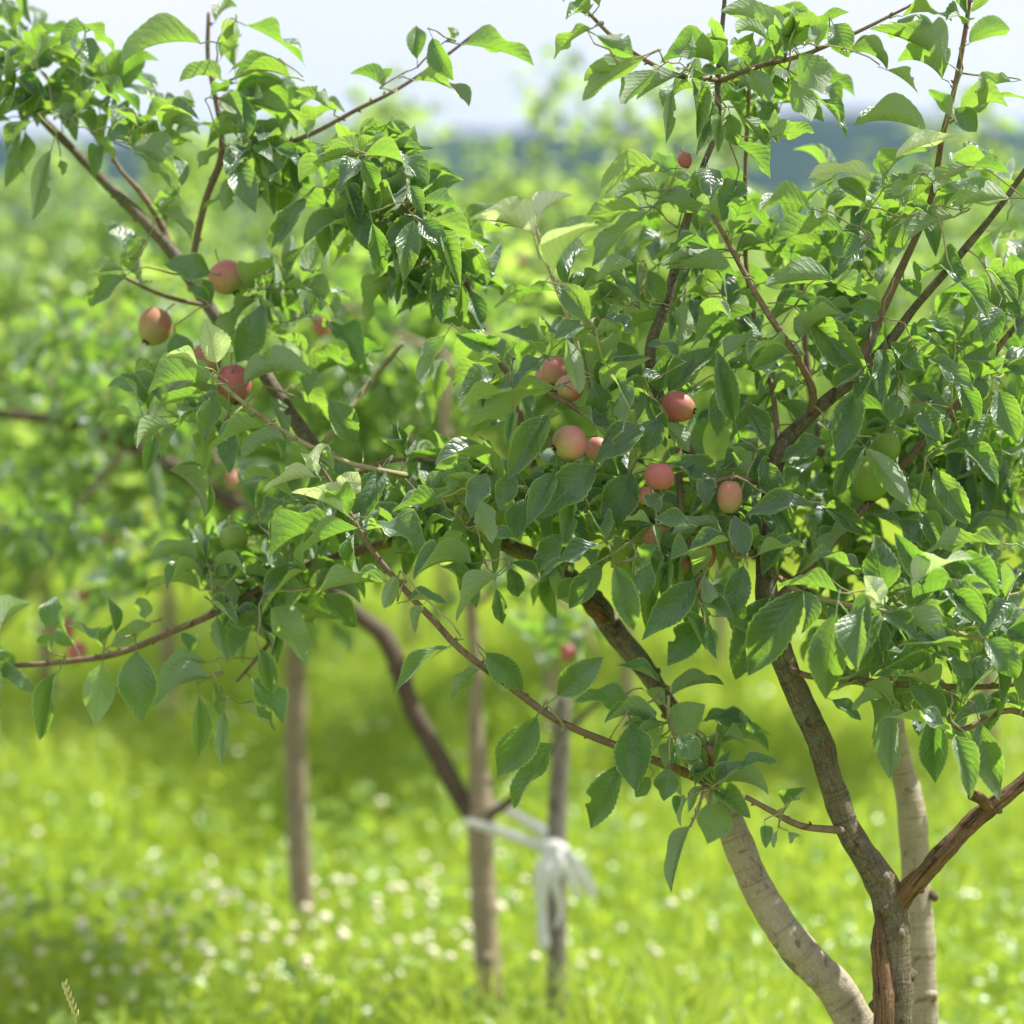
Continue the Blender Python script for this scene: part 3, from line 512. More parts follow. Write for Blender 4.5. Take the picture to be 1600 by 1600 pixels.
Bt.hand([
 (312,68,188,101,44,128,.85),(132,38,181,86,36,125,.6),(140,46,95,70,34,140),(135,60,142,101,34,20),(82,80,127,103,28,130,.85),(110,100,90,125,22,60),(218,177,140,121,24,120,.6),(190,164,133,136,24,100,.6),
 (226,186,306,158,38,140,.5),(215,196,178,171,26,60),(200,232,284,291,32,122,.85),(214,240,270,298,24,140,.6),(240,228,307,226,34,130,.85),(250,190,313,211,26,120,.5),(202,200,170,221,26,30),(80,235,50,346,50,178,.2),(95,250,98,275,16,150),
 (421,96,357,116,36,130,1.3),(452,121,364,126,34,72,.85),(345,125,280,128,32,120,.7),(346,90,379,54,24,140),(384,40,479,106,36,105,.6),(360,156,472,186,60,150,.4),(346,158,388,216,32,60,.85),(368,252,400,333,48,0,.2),(364,275,350,331,32,178),
 (250,333,299,376,26,130,.8),(252,330,276,310,24,140),(228,375,203,409,32,150),(328,426,257,414,50,20),(190,422,132,430,24,120),(447,340,424,391,34,10),
 (512,166,461,142,42,150),(598,136,546,116,30,122,.7),(597,132,613,107,24,150),(652,92,650,39,44,0,.2),(676,60,709,126,40,-20,.3),(726,70,835,103,50,130,.6),(648,126,733,167,32,104,.85),(710,60,700,42,24,150),
 (562,240,468,286,30,100,.85),(562,240,503,229,30,130,.5),(560,245,488,263,26,110,.5),(562,248,557,309,32,10),(566,248,588,297,34,8),(565,238,650,217,32,100,.85),(568,240,659,233,36,132,.6),(570,243,669,291,34,80,.85),
 (510,315,507,403,46,0,.2),(478,311,424,389,36,20),(570,280,590,336,42,5),(545,320,592,402,44,0),(582,350,600,427,40,0,.2),(640,290,662,333,28,10),(565,250,530,300,36,30),(560,236,600,205,30,120),(545,290,560,350,40,10),
 (648,343,597,391,38,10),(646,345,630,441,42,2,.2),(655,346,700,386,40,20),(656,350,706,417,40,15),(641,360,620,431,36,178),(662,345,760,411,36,118,.85),(655,318,726,331,30,130,.6),(650,335,640,290,32,40),(690,360,720,450,38,10),
 (690,425,690,507,48,0,.2),(720,440,722,510,36,0,.2),(625,435,620,477,22,0),(700,400,680,460,36,10),(735,455,755,520,36,20),(745,400,760,450,30,120),
 (660,610,676,662,32,0,.2,'b'),(692,560,680,622,44,0,.3,'b'),
 (557,690,512,622,64,5,.12),(632,705,610,659,24,30),(633,705,653,661,26,60),
 (497,742,469,707,22,140,.3,'y'),(498,735,515,696,14,60,.3,'yn'),(494,746,411,769,24,100,.5,'y'),(536,773,560,737,44,170,.3,'y'),(536,802,454,770,50,118,.5,'y'),(600,735,545,832,50,8),
 (560,826,466,868,46,118,.5),(606,911,491,929,36,105,.6),(620,903,600,951,36,178),(646,834,632,905,34,0,.2),(671,810,600,852,46,70,.85),(636,940,698,943,34,60,.6),(662,946,648,991,24,150),
 (700,1012,614,1087,28,40,.5),(749,1047,704,1093,34,150,.3),(760,1021,817,1079,54,0,.3),(838,1120,777,1215,80,0,.2),(868,1162,803,1264,52,28,.3),(872,1086,943,1026,54,2,.3),(986,1100,896,1096,52,40,.5),(1031,1066,962,1040,28,60,.6),
 (986,1098,1034,1152,48,0),(985,1134,995,1238,84,0,.2),(968,1195,923,1295,58,8,.3),(1016,1215,993,1246,34,20),(1045,1200,1037,1252,44,0),(1046,1142,1102,1100,58,178,.3),(1050,1086,1132,1071,32,122,.85),(1058,1153,1094,1186,46,20),
 (1100,1126,1177,1131,38,40,.5),(1130,1150,1168,1165,26,130),(1160,1200,1214,1190,36,50,.5),(1115,1236,1173,1279,46,20),(1120,1226,1201,1242,34,100,.7),(1120,1225,1166,1190,38,30),(1116,1222,1085,1195,36,20),(1122,1220,1142,1172,34,10),
 (1126,1255,1105,1319,60,178,.2),(1073,1250,1065,1293,20,40),(1078,1292,1049,1396,24,150,.6,'n'),(1100,1230,1075,1270,22,150),(1118,1232,1150,1262,36,130),(1040,1130,1010,1180,38,150),(1050,1160,1040,1200,30,150),(1010,1080,1040,1100,30,150),
 (195,432,144,481,40,30,.6),(275,522,286,576,52,5),(370,566,416,469,54,0,.2),(338,566,320,501,56,20,.3,'y'),(308,571,259,558,14,60,.4,'yn'),(331,601,231,616,50,108,.7),(383,601,489,586,50,120,.7),(330,620,325,672,52,0),
 (411,666,328,706,46,100,.6),(446,690,379,716,36,130),(241,680,228,741,34,0,.2),(266,665,214,701,34,120,.7),(265,735,319,809,22,60,.5,'n'),(325,470,290,450,30,20),(300,440,330,480,30,60),(395,460,430,490,30,120),(440,452,500,470,34,100,.7),(470,445,525,500,32,120,.7),
 (213,1019,222,1133,68,0,.2),(92,1050,62,1157,48,15,.3),(160,1036,148,1137,52,178,.2),(72,1012,84,988,38,20),(160,1011,104,977,32,60,.5),(164,1010,179,974,28,50),(181,986,169,934,32,20),(236,975,172,1011,34,150),(226,966,215,934,32,150),
 (340,964,355,1037,52,178,.2),(330,940,371,977,36,30),(285,990,296,1021,34,20),(405,1014,425,1082,38,5),(310,1090,312,1184,42,8,.2),(335,1065,345,1121,24,20),(350,1110,345,1192,30,178),(326,1060,239,1106,36,130,.7),(321,1036,250,1066,32,130,.7),
 (375,1100,431,1143,20,50),(425,950,479,1037,62,160,.3),(505,930,556,981,46,18,.5),(420,620,450,690,36,150),(480,620,450,560,40,130),
 (60,90,100,60,30,130),(70,140,40,180,34,30),(90,180,120,220,34,40),(60,110,20,90,34,120),(50,190,10,240,34,60),(120,180,150,140,30,150),(150,215,180,250,30,140),(30,120,60,150,34,20),(345,235,310,265,30,130),(345,200,375,180,30,130),
 (400,240,440,220,32,130),(410,236,440,290,44,160),(330,150,370,130,30,130),(430,232,470,260,36,40),(480,212,450,170,34,130),
])
A.fill([(1350,640,240,220,32,-.05,.32),(1000,790,200,90,22,-.02,.25),(1470,950,130,120,16,-.03,.25),(1120,500,200,140,20,.0,.28),(1180,130,90,90,9,.0,.2),(1440,340,150,100,12,.0,.25),(800,800,140,70,14,-.02,.2),(1560,700,80,250,14,-.03,.25),(1080,370,120,90,9,0,.2),(1440,1110,140,40,4,.02,.2)])
Bt.fill([(400,880,110,55,15,-.05,.2),(90,120,90,90,12,.0,.2),(200,200,80,60,5,0,.1),(330,170,90,70,5,.0,.1),(420,250,80,90,10,.0,.2),(590,300,70,60,11,-.02,.15),(440,470,80,40,5,0,.1),(300,640,80,70,6,0,.15),(680,440,50,70,6,0,.1),(640,810,110,60,14,-.12,.12),(370,1000,80,45,3,-.03,.15),(400,560,90,70,3,.05,.2),(700,430,40,60,3,0,.1),(1100,1190,40,40,2,-.02,.1),
         (-80,150,60,150,5,-.1,.2),(-60,1000,50,60,3,-.1,.1),(450,800,60,40,3,-.05,.1)])
Ct.fill([(1400,760,190,230,30,-.05,.3),(1250,500,90,200,8,-.05,.3),(1050,850,120,60,6,-.05,.15),(1560,900,90,180,9,-.1,.3),(1580,500,80,180,6,-.1,.2)])
A.finish(); Bt.finish(); Ct.finish(110)

# ---- tied tree in the second row
Dt = Tree(P(768, 1700, 4.6)*np.array([1, 1, 0]), 'blurred apple tree tied to the stake, with a dark limb sweeping up left', G1, 14)
dD = 4.6
Dt.branch([(772, 1720, dD, 26), (766, 1560, dD, 22), (758, 1450, dD, 20), (753, 1350, dD, 20), (750, 1270, dD, 22), (747, 1200, dD, 15), (743, 1120, dD, 11), (745, 1060, dD, 10), (735, 950, dD, 9), (705, 800, dD, 9), (695, 650, dD, 9), (700, 560, dD, 7)], B_FAR, 'trunk', 14, .02, .12, 4)
Dt.branch([(748, 1285, dD, 14), (722, 1250, dD, 16), (690, 1190, dD, 15), (645, 1110, dD, 15), (618, 1030, dD, 15), (595, 988, dD, 15), (560, 962, dD, 12), (480, 880, dD, 11), (380, 800, dD, 12), (290, 740, dD, 12), (200, 695, dD, 11), (130, 665, dD, 10), (40, 650, dD, 8), (-80, 640, dD, 6)], B_DARK, 'limb', 12, .02, .12, 5)
Dt.branch([(762, 1275, dD, 8), (800, 1248, 4.5, 7), (835, 1195, 4.5, 6), (880, 1150, 4.5, 5), (950, 1080, 4.5, 4)], B_DARK, 'branch', 8, .03)
Dt.branch([(735, 950, dD, 6), (820, 900, 4.6, 5), (900, 960, 4.6, 4), (930, 1020, 4.6, 3)], B_FAR)
Dt.branch([(380, 800, dD, 6), (330, 700, 4.7, 5), (260, 580, 4.7, 4), (200, 500, 4.7, 3)], B_FAR)
Dt.branch([(200, 695, dD, 6), (130, 780, 4.6, 5), (60, 850, 4.6, 4)], B_FAR)
Dt.branch([(700, 560, dD, 6), (620, 520, 4.6, 5), (520, 470, 4.7, 4)], B_FAR)
Dt.hand([(150,590,80,664,52,150,.85),(182,560,110,545,40,130),(240,715,246,802,50,178,.2),(120,640,105,670,30,30),(90,600,60,560,40,130),(150,560,70,540,30,60),(200,700,190,640,40,40),(230,560,180,600,40,150),(300,690,290,760,40,160),(160,640,150,700,40,170)], (0, .2))
Dt.fill([(200,600,190,120,34,-.3,.2),(150,850,150,110,18,-.3,.3),(600,520,90,70,6,-.2,.2),(480,480,90,70,7,-.2,.3),(890,1010,70,50,5,-.1,.1),(760,870,110,60,7,-.2,.2),(540,640,110,90,8,-.2,.3),(350,780,120,80,8,-.2,.2),(-80,700,80,160,7,-.2,.2),(700,520,90,60,4,-.1,.2)])
Dt.finish()

# ------------------------------------------------------------------ background orchard trees
def far_tree(loc, h, spread, nl, label, seed, lean=0., trunk_r=.024, mat=B_FAR, bottom=.42, fork=None):
    rd = random.Random(seed); r0 = np.random.default_rng(seed)
    root = thing('apple_tree', (loc[0], loc[1], 0), label, 'apple tree', G1); base = np.array([loc[0], loc[1], -.03])
    hf = h*(rd.uniform(.38, .46) if fork is None else fork); top = base+np.array([lean, 0, hf])
    g = Geo(); g.tube([base, base+np.array([lean*.3+rd.uniform(-.02, .02), 0, hf*.5]), top], [trunk_r*1.15, trunk_r, trunk_r*.95], 9, .05, .12); link('trunk', g.mesh('trunk', mat), root)
    C = []
    g2 = Geo()
    for k in range(8):
        az = k*2.4+rd.uniform(-.3, .3); ln = spread*rd.uniform(.7, 1.1); hh = (h-hf)*rd.uniform(.35, 1.05)
        if k == 7: ln *= .15; hh = h-hf
        e = top+np.array([math.cos(az)*ln, math.sin(az)*ln, hh]); m = top*.5+e*.5+np.array([math.cos(az)*ln*.2, math.sin(az)*ln*.2, -hh*.12])
        g2.tube([top+np.array([0, 0, rd.uniform(-.12, 0)]), m, e], [trunk_r*.42, trunk_r*.26, .004], 6, .08, .1)
        for t in np.linspace(.3, 1, 9):
            q = top*(1-t)**2+m*2*t*(1-t)+e*t*t
            for _ in range(2):
                C.append(q+r0.normal(0, 1, 3)*np.array([.13, .13, .10])*(1-.4*t))
    link('branches', g2.mesh('branches', mat), root)
    C = np.array(C); C = C[C[:, 2] > h*bottom]
    ci = r0.integers(0, len(C), nl); az = r0.uniform(0, 6.28, nl); el = r0.normal(-.3, .5, nl)
    D = np.stack([np.cos(az)*np.cos(el), np.sin(az)*np.cos(el), np.sin(el)], 1); Ln = r0.uniform(.05, .088, nl)
    B = C[ci]+D*.03+r0.normal(0, .035, (nl, 3)); N = np.stack([r0.normal(0, .35, nl), r0.normal(0, .35, nl), np.ones(nl)], 1)
    N -= D*(N*D).sum(1)[:, None]; N /= np.linalg.norm(N, axis=1)[:, None]; Y = np.cross(N, D)
    Vs, Us, Fs = [], [], []; off = 0
    for t, (V, U, Fq) in enumerate(LOW):
        s = np.arange(nl) % len(LOW) == t; n = s.sum()
        v = (B[s][:, None, :]+V[None, :, 0:1]*(D[s]*Ln[s][:, None])[:, None, :]+V[None, :, 1:2]*(Y[s]*Ln[s][:, None]*.55)[:, None, :]+V[None, :, 2:3]*(N[s]*Ln[s][:, None])[:, None, :])
        Vs.append(v.reshape(-1, 3)); Us.append(np.tile(U, (n, 1))); Fs.append((Fq[None]+(np.arange(n)*len(V))[:, None, None]+off).reshape(-1, 4)); off += n*len(V)
    link('foliage', mesh_np('foliage', np.concatenate(Vs), [np.concatenate(Fs)], M_FAR, np.concatenate(Us)), root, kind='stuff')
    return root
def gx(px, d): return (px-800)/F*d
far_tree((gx(476, 5.15), 5.15), 1.62, .50, 2000, 'blurred apple tree whose straight trunk stands left of the tied tree', 31, -.02, .024, fork=.56)
far_tree((gx(262, 8), 8.0), 1.85, .75, 3200, 'apple tree with thin grey trunk seen below the hanging left branch', 32)
far_tree((gx(60, 8.4), 8.4), 1.82, .65, 2200, 'bushy apple tree at the left edge behind the long dark limb', 33)
far_tree((gx(860, 7.6), 7.6), 2.12, .55, 2300, 'tall apple tree with upright shoots against the sky at the centre', 34, 0, .018)
far_tree((gx(-40, 6.3), 6.3), 1.55, .45, 1000, 'low leafy apple tree at the far left under the long dark limb', 48, 0, .02, B_FAR, .30)
far_tree((gx(690, 10.), 10.), 1.95, .8, 2600, 'apple tree between the tied tree and the tall centre one, farther back', 35)
far_tree((gx(1120, 8.6), 8.6), 1.92, .7, 2400, 'apple tree showing in the gaps above the middle apple cluster', 36)
far_tree((gx(1560, 7.2), 7.2), 1.98, .55, 2200, 'apple tree at the right edge behind the upper branches', 37)
far_tree((gx(985, 7.0), 7.0), 2.05, .45, 1300, 'slender apple tree with pale upright shoots right of the tall centre one', 46, 0, .016)
far_tree((gx(640, 8.8), 8.8), 2.12, .5, 1500, 'slender apple tree rising left of the tall centre one', 47, 0, .016)
far_tree((gx(1330, 12), 12.), 1.95, .9, 2200, 'rounded apple tree far behind the upright red-brown shoot', 38)
far_tree((gx(500, 14), 14.), 2.0, 1.0, 2200, 'broad apple tree deep in the orchard left of centre', 39)
far_tree((gx(120, 12), 12.), 2.05, 1.0, 2200, 'pale green apple tree deep in the orchard at the left', 40)
far_tree((gx(900, 15), 15.), 2.0, 1.0, 2000, 'broad apple tree deep in the orchard behind the centre shoots', 41)
far_tree((gx(300, 19), 19.), 2.2, 1.2, 2000, 'distant apple tree below the blue ridge at the left', 42)
far_tree((gx(1080, 20), 20.), 2.1, 1.2, 1800, 'distant apple tree below the blue ridge right of centre', 43)
far_tree((gx(1480, 18), 18.), 2.1, 1.2, 1800, 'distant apple tree below the blue ridge at the right', 44)
far_tree((gx(700, 24), 24.), 2.2, 1.4, 1800, 'farthest apple tree in the middle of the orchard', 45)

# ------------------------------------------------------------------ apples
def apple_mat(name, g1, blush, amt):
    m = NT(name); tcn = m.n('ShaderNodeTexCoord'); oi = m.n('ShaderNodeObjectInfo'); o = tcn.outputs['Object']
    sp = m.n('ShaderNodeSeparateXYZ'); m.set(sp.inputs[0], o)
    n1 = m.noise(o, 45., 4, .55); n2 = m.noise(m.mapping(o, (1, 1, .25)), 260., 3)
    f = m.math('ADD', m.math('MULTIPLY', sp.outputs[2], 18.), m.math('ADD', m.math('MULTIPLY', n1, 1.2), m.math('MULTIPLY', n2, .45)))
    f = m.ramp(m.math('ADD', f, amt), [(.35, 0.), (1.0, 1.)])
    c = m.mix(f, g1, blush)
    dots = m.n('ShaderNodeTexVoronoi'); dots.inputs['Scale'].default_value = 330.; m.set(dots.inputs['Vector'], o)
    c = m.mix(m.ramp(dots.outputs['Distance'], [(.10, .55), (.18, 0.)]), c, (.55, .48, .30))
    c = m.mix(m.ramp(m.noise(o, 120., 3), [(.68, 0.), (.72, .6)]), c, (.17, .09, .04))
    c = m.mix(m.ramp(m.noise(o, 70., 5, .7, 1.), [(.58, 0.), (.70, .55)]), c, (.36, .25, .13))
    return m.done(m.bsdf(c, .52, .35, m.bump(m.noise(o, 120., 5), .4, .0015), **{'Subsurface Weight': .15, 'Subsurface Radius': (.01, .005, .002), 'Subsurface Scale': .4}))
AP = {'p': apple_mat('blushed_apple_skin', (.38, .36, .15), (.50, .20, .18), .06),
      'r': apple_mat('red_apple_skin', (.36, .26, .10), (.40, .12, .12), .25),
      'o': apple_mat('brown_blushed_apple_skin', (.32, .29, .11), (.40, .17, .11), -.02),
      'g': apple_mat('green_apple_skin', (.19, .30, .05), (.30, .33, .08), -.6)}
M_CAL = NT('dry_calyx'); M_CAL = M_CAL.done(M_CAL.bsdf((.075, .05, .03), .9, .1))
M_STEM = NT('apple_stalk'); M_STEM = M_STEM.done(M_STEM.bsdf((.22, .20, .08), .6, .3))
def apple_body(elong, seed):
    rd = random.Random(seed); prof = []; n = 18; lop = rd.uniform(.03, .10); ph0 = rd.uniform(0, 6)
    for i in range(n+1):
        t = math.pi*i/n; r = math.sin(t)*(1+.05*math.cos(t)); z = math.cos(t)*elong
        if t < .5: z -= .14*(1-t/.5)**1.5
        if t > math.pi-.42: z += .16*((t-(math.pi-.42))/.42)**1.5
        prof.append((r, z))
    V = []; S = 24
    for i, (r, z) in enumerate(prof):
        for k in range(S):
            a = 2*math.pi*k/S; w = 1+.025*math.cos(5*a)*(1 if z < 0 else .4)+lop*math.cos(a+ph0)*(.5+z)+.03*math.cos(2*a+ph0)
            V.append((r*w*math.cos(a), r*w*math.sin(a), z))
    Fq = np.array([(i*S+k, (i+1)*S+k, (i+1)*S+(k+1) % S, i*S+(k+1) % S) for i in range(n) for k in range(S)])
    return np.array(V), Fq
def apple(px, py, rpx, kind, label, ang=-90, tow=.15, el=1.08, d=None, group='young apples on the branches'):
    """ang: direction of the blossom end in the picture (degrees, -90 = straight down); tow: leaning to the camera"""
    if d is None: d = 3.0
    c = P(px, py, d); r = rpx*d/F
    ax = -(RT*math.cos(R(ang))+UP*math.sin(R(ang))-FW*tow); ax = unit(ax)         # +z of the fruit = stalk end
    X = unit(np.cross(np.array([.3, 1, .2]), ax)); Y = np.cross(ax, X); M = np.column_stack([X, Y, ax])
    root = thing('apple', c, label, 'apple', group)
    V, Fq = apple_body(el, int(px)); q = Matrix([[*M[i]] for i in range(3)]).to_4x4()
    def child(name, me):
        o = bpy.data.objects.new(name, me); COL.objects.link(o); o.parent = root; o.matrix_basis = q; return o
    child('fruit', mesh_np('fruit', V*r, [Fq], AP[kind]))
    g = Geo(); zt = el-.13
    g.tube(np.array([(0, 0, zt*r-.1*r), (.05*r, 0, zt*r+.35*r), (.18*r, .05*r, zt*r+.8*r)]), [.0011, .0009, .0012], 6, .004); child('stalk', g.mesh('stalk', M_STEM))
    g = Geo(); zb = -(el-.13)*r
    for k in range(5):
        a = k*1.2566; dx, dy = math.cos(a), math.sin(a)
        g.tube(np.array([(dx*.06*r, dy*.06*r, zb), (dx*.20*r, dy*.20*r, zb-.12*r), (dx*.16*r, dy*.16*r, zb-.26*r)]), [.05*r, .05*r, .008*r], 5)
    child('calyx', g.mesh('calyx', M_CAL))
    return root
apple(355, 433, 27, 'p', 'pale pink and green apple beside the dark leaf on the upper left limb', -60, .0, 1.0, 3.42)
apple(243, 511, 27, 'o', 'dull red apple hanging alone left of the upper left limb', -120, .3, 1.08, 3.42)
apple(322, 562, 24, 'o', 'brownish apple half hidden behind the pale young shoot leaf', -80, .1, 1.08, 3.30)
apple(366, 600, 27, 'r', 'pinkish red apple behind the pale shoot at the left', -80, .1, 1.15, 3.30)
apple(366, 842, 22, 'g', 'olive green apple among the leaves of the low left branch', -70, .1, 1.0, 3.28)
apple(440, 298, 30, 'g', 'green apple behind hanging leaves under the arching upper left twig', -80, .1, 1.05, 3.45)
apple(866, 580, 21, 'p', 'upper apple of the touching pair left of the long bright leaf', -100, .2, 1.1, 3.06)
apple(852, 592, 17, 'p', 'small apple mostly hidden at the left of the touching pair', -100, .2, 1.1, 3.08)
apple(889, 607, 22, 'p', 'lower apple of the touching pair with its blossom end facing left', 200, .4, 1.1, 3.0)
apple(890, 692, 28, 'p', 'largest blushed apple with scars, blossom end turned left', 200, .25, .98, 2.96)
apple(932, 702, 18, 'p', 'apple peeping from behind a leaf right of the largest apple', -90, .1, 1.1, 3.04)
apple(1060, 636, 23, 'r', 'dark red apple lying sideways under two spreading leaves', -15, .35, 1.2, 3.02)
apple(1031, 745, 24, 'r', 'round rosy apple at the heart of the leaf cluster', -95, .0, .95, 2.94)
apple(1140, 777, 20, 'o', 'tall orange-brown apple below the thin right twig', -95, .0, 1.35, 2.97)
apple(1026, 845, 23, 'o', 'brown-red apple in shade under the pale twig', -100, .1, 1.1, 3.03)
apple(1098, 868, 22, 'o', 'orange-green apple behind the drooping leaf below the cluster', -100, .1, 1.1, 3.05)
apple(1062, 885, 17, 'o', 'small orange apple just above the two hanging leaves', -90, .1, 1.1, 3.04)
apple(1008, 775, 14, 'o', 'small shaded apple below the round rosy one', -90, .1, 1.1, 3.02)
apple(1178, 818, 14, 'p', 'small apple peeping out right of the tall orange one', -90, .1, 1.1, 3.04)
apple(1357, 748, 33, 'g', 'large green apple behind the bright leaf at the right', -90, .1, 1.15, 3.05)
apple(1385, 700, 22, 'g', 'green apple directly above the large green one', -90, .1, 1.1, 3.1)
apple(1070, 250, 11, 'r', 'tiny pink fruitlet high on the central branch', -70, .1, 1.2, 3.05)
apple(1372, 482, 10, 'r', 'tiny pink fruitlet by the dark stem at the right', -70, .1, 1.2, 3.14)
apple(503, 510, 16, 'r', 'blurred pink apple behind the curved leaves at upper left', -90, .1, 1.1, 4.6)
apple(815, 410, 15, 'p', 'blurred pale pink apple left of the upright young shoot', -90, .1, 1.1, 5.6)
apple(98, 985, 18, 'r', 'blurred red apple above the thin left branch', -90, .1, 1.2, 4.5)
apple(120, 1018, 16, 'r', 'blurred dark red apple touching the thin left branch', -90, .1, 1.1, 4.5)
apple(172, 840, 15, 'p', 'blurred peach coloured apple in the left background foliage', -90, .1, 1.1, 5.0)
apple(130, 928, 12, 'r', 'small blurred red apple low in the left background foliage', -90, .1, 1.1, 5.0)
apple(368, 752, 15, 'o', 'blurred brownish apple beneath the left shoot leaves', -90, .1, 1.1, 4.4)
apple(888, 1020, 14, 'r', 'blurred red apple left of the cut pale branch', -90, .1, 1.1, 4.5)

# ------------------------------------------------------------------ stake and cloth tie
ds = 4.5
g = Geo(); sk = [P(870, y, ds) for y in (1760, 1560, 1400, 1280, 1170, 1080)]; sk[0][2] = -.1
sk[4] = P(876, 1170, ds); sk[5] = P(880, 1090, ds)
g.tube(sk, [.020, .019, .0185, .018, .0165, .015], 10, .03, .08)
stake = thing('stake', (*sk[0][:2], 0), 'grey weathered wooden stake with a white cloth tied around it', 'stake'); link('post', g.mesh('post', B_POST), stake)
m = NT('white_cloth'); g0 = m.n('ShaderNodeNewGeometry').outputs['Position']
tr = m.n('ShaderNodeBsdfTranslucent'); tr.inputs[0].default_value = (.75, .75, .72, 1); ms = m.n('ShaderNodeMixShader'); ms.inputs[0].default_value = .3
m.set(ms.inputs[1], m.bsdf(m.mix(m.noise(g0, 40., 4), (.72, .73, .76), (.86, .86, .85)), .8, .2, m.bump(m.noise(g0, 120., 4), .5, .003))); m.set(ms.inputs[2], tr.outputs[0]); M_CLOTH = m.done(ms.outputs[0])
tie = thing('cloth_tie', P(866, 1330, ds-.03), 'white cloth strip knotted round the stake and looped to the tree', 'cloth tie')
def strip(name, pts, wid, fl=.35, d0=None):
    g = Geo(); g.tube([P(x, y, d) for x, y, d in pts], [w*ds/F for w in wid], 8, .012, .35, True, fl); return link(name, g.mesh(name, M_CLOTH), tie)
strip('strap', [(728, 1283, 4.56), (752, 1290, 4.55), (800, 1305, 4.52), (860, 1328, 4.46)], [7, 7, 8, 9])
strip('strap', [(772, 1258, 4.62), (800, 1270, 4.60), (850, 1302, 4.55), (868, 1322, 4.53)], [7, 8, 9, 9])
strip('knot', [(848, 1322, 4.46), (866, 1326, 4.45), (886, 1330, 4.47)], [10, 13, 9], .7)
strip('tail', [(864, 1330, 4.45), (852, 1355, 4.44), (846, 1400, 4.44), (848, 1440, 4.45), (850, 1482, 4.45)], [10, 14, 10, 9, 10], .35)
strip('tail', [(868, 1328, 4.45), (874, 1350, 4.44), (866, 1375, 4.44), (876, 1420, 4.46), (868, 1450, 4.46)], [8, 10, 7, 5, 3], .3)
strip('flap', [(874, 1326, 4.46), (890, 1338, 4.45), (905, 1362, 4.44), (922, 1388, 4.44), (930, 1402, 4.44)], [5, 8, 11, 12, 5], .16)
strip('flap', [(878, 1345, 4.46), (892, 1375, 4.46), (905, 1402, 4.46)], [4, 8, 5], .2)

# ------------------------------------------------------------------ ground, grass, hills
def sheet(name, x0, x1, y0, y1, nx, ny, zf, mat, **pr):
    xs = np.linspace(x0, x1, nx); ys = np.linspace(0, 1, ny)**2.2*(y1-y0)+y0
    V = np.array([(x, y, zf(x, y)) for y in ys for x in xs]); i, k = np.meshgrid(np.arange(ny-1), np.arange(nx-1), indexing='ij'); i = i.ravel(); k = k.ravel()
    Fq = np.stack([i*nx+k, i*nx+k+1, (i+1)*nx+k+1, (i+1)*nx+k], 1)
    return link(name, mesh_np(name, V, [Fq], mat), None, **pr)
m = NT('meadow_soil'); g0 = m.n('ShaderNodeNewGeometry').outputs['Position']
c = m.mix(m.ramp(m.noise(g0, .8, 5), [(.35, 0.), (.65, 1.)]), (.19, .25, .025), (.29, .36, .04)); c = m.mix(m.ramp(m.noise(g0, 9., 5), [(.45, 0.), (.75, .5)]), c, (.22, .27, .06))
M_SOIL = m.done(m.bsdf(c, .95, .1, m.bump(m.noise(g0, 30., 5), 1., .05)))
sheet('ground', -900, 900, -60, 1800, 60, 120, lambda x, y: 0. if y < 60 else -.0, M_SOIL, kind='structure')
def hill_h(x, y):
    t = min(1, max(0, (y-330)/170)); t = t*t*(3-2*t); return -.5+t*(26+7*noise.noise(Vector((x*.009+3, 0, 0)))+5*noise.noise(Vector((x*.018, y*.01, 2)))+1.8*noise.noise(Vector((x*.08, y*.05, 5))))
m = NT('wooded_ridge'); g0 = m.n('ShaderNodeNewGeometry').outputs['Position']
M_HILL = m.done(m.bsdf(m.mix(m.ramp(m.noise(g0, .08, 6, .6), [(.35, 0.), (.65, 1.)]), (.014, .032, .022), (.028, .055, .028)), .95, .1, m.bump(m.noise(g0, .15, 6, .7), 1., 4.)))
xs = np.linspace(-420, 420, 220); ys = np.linspace(325, 560, 30)
V = np.array([(x, y, hill_h(x, y)) for y in ys for x in xs]); i, k = np.meshgrid(np.arange(29), np.arange(219), indexing='ij'); i = i.ravel(); k = k.ravel()
link('wooded_hills', mesh_np('wooded_hills', V, [np.stack([i*220+k, i*220+k+1, (i+1)*220+k+1, (i+1)*220+k], 1)], M_HILL), None, kind='structure')

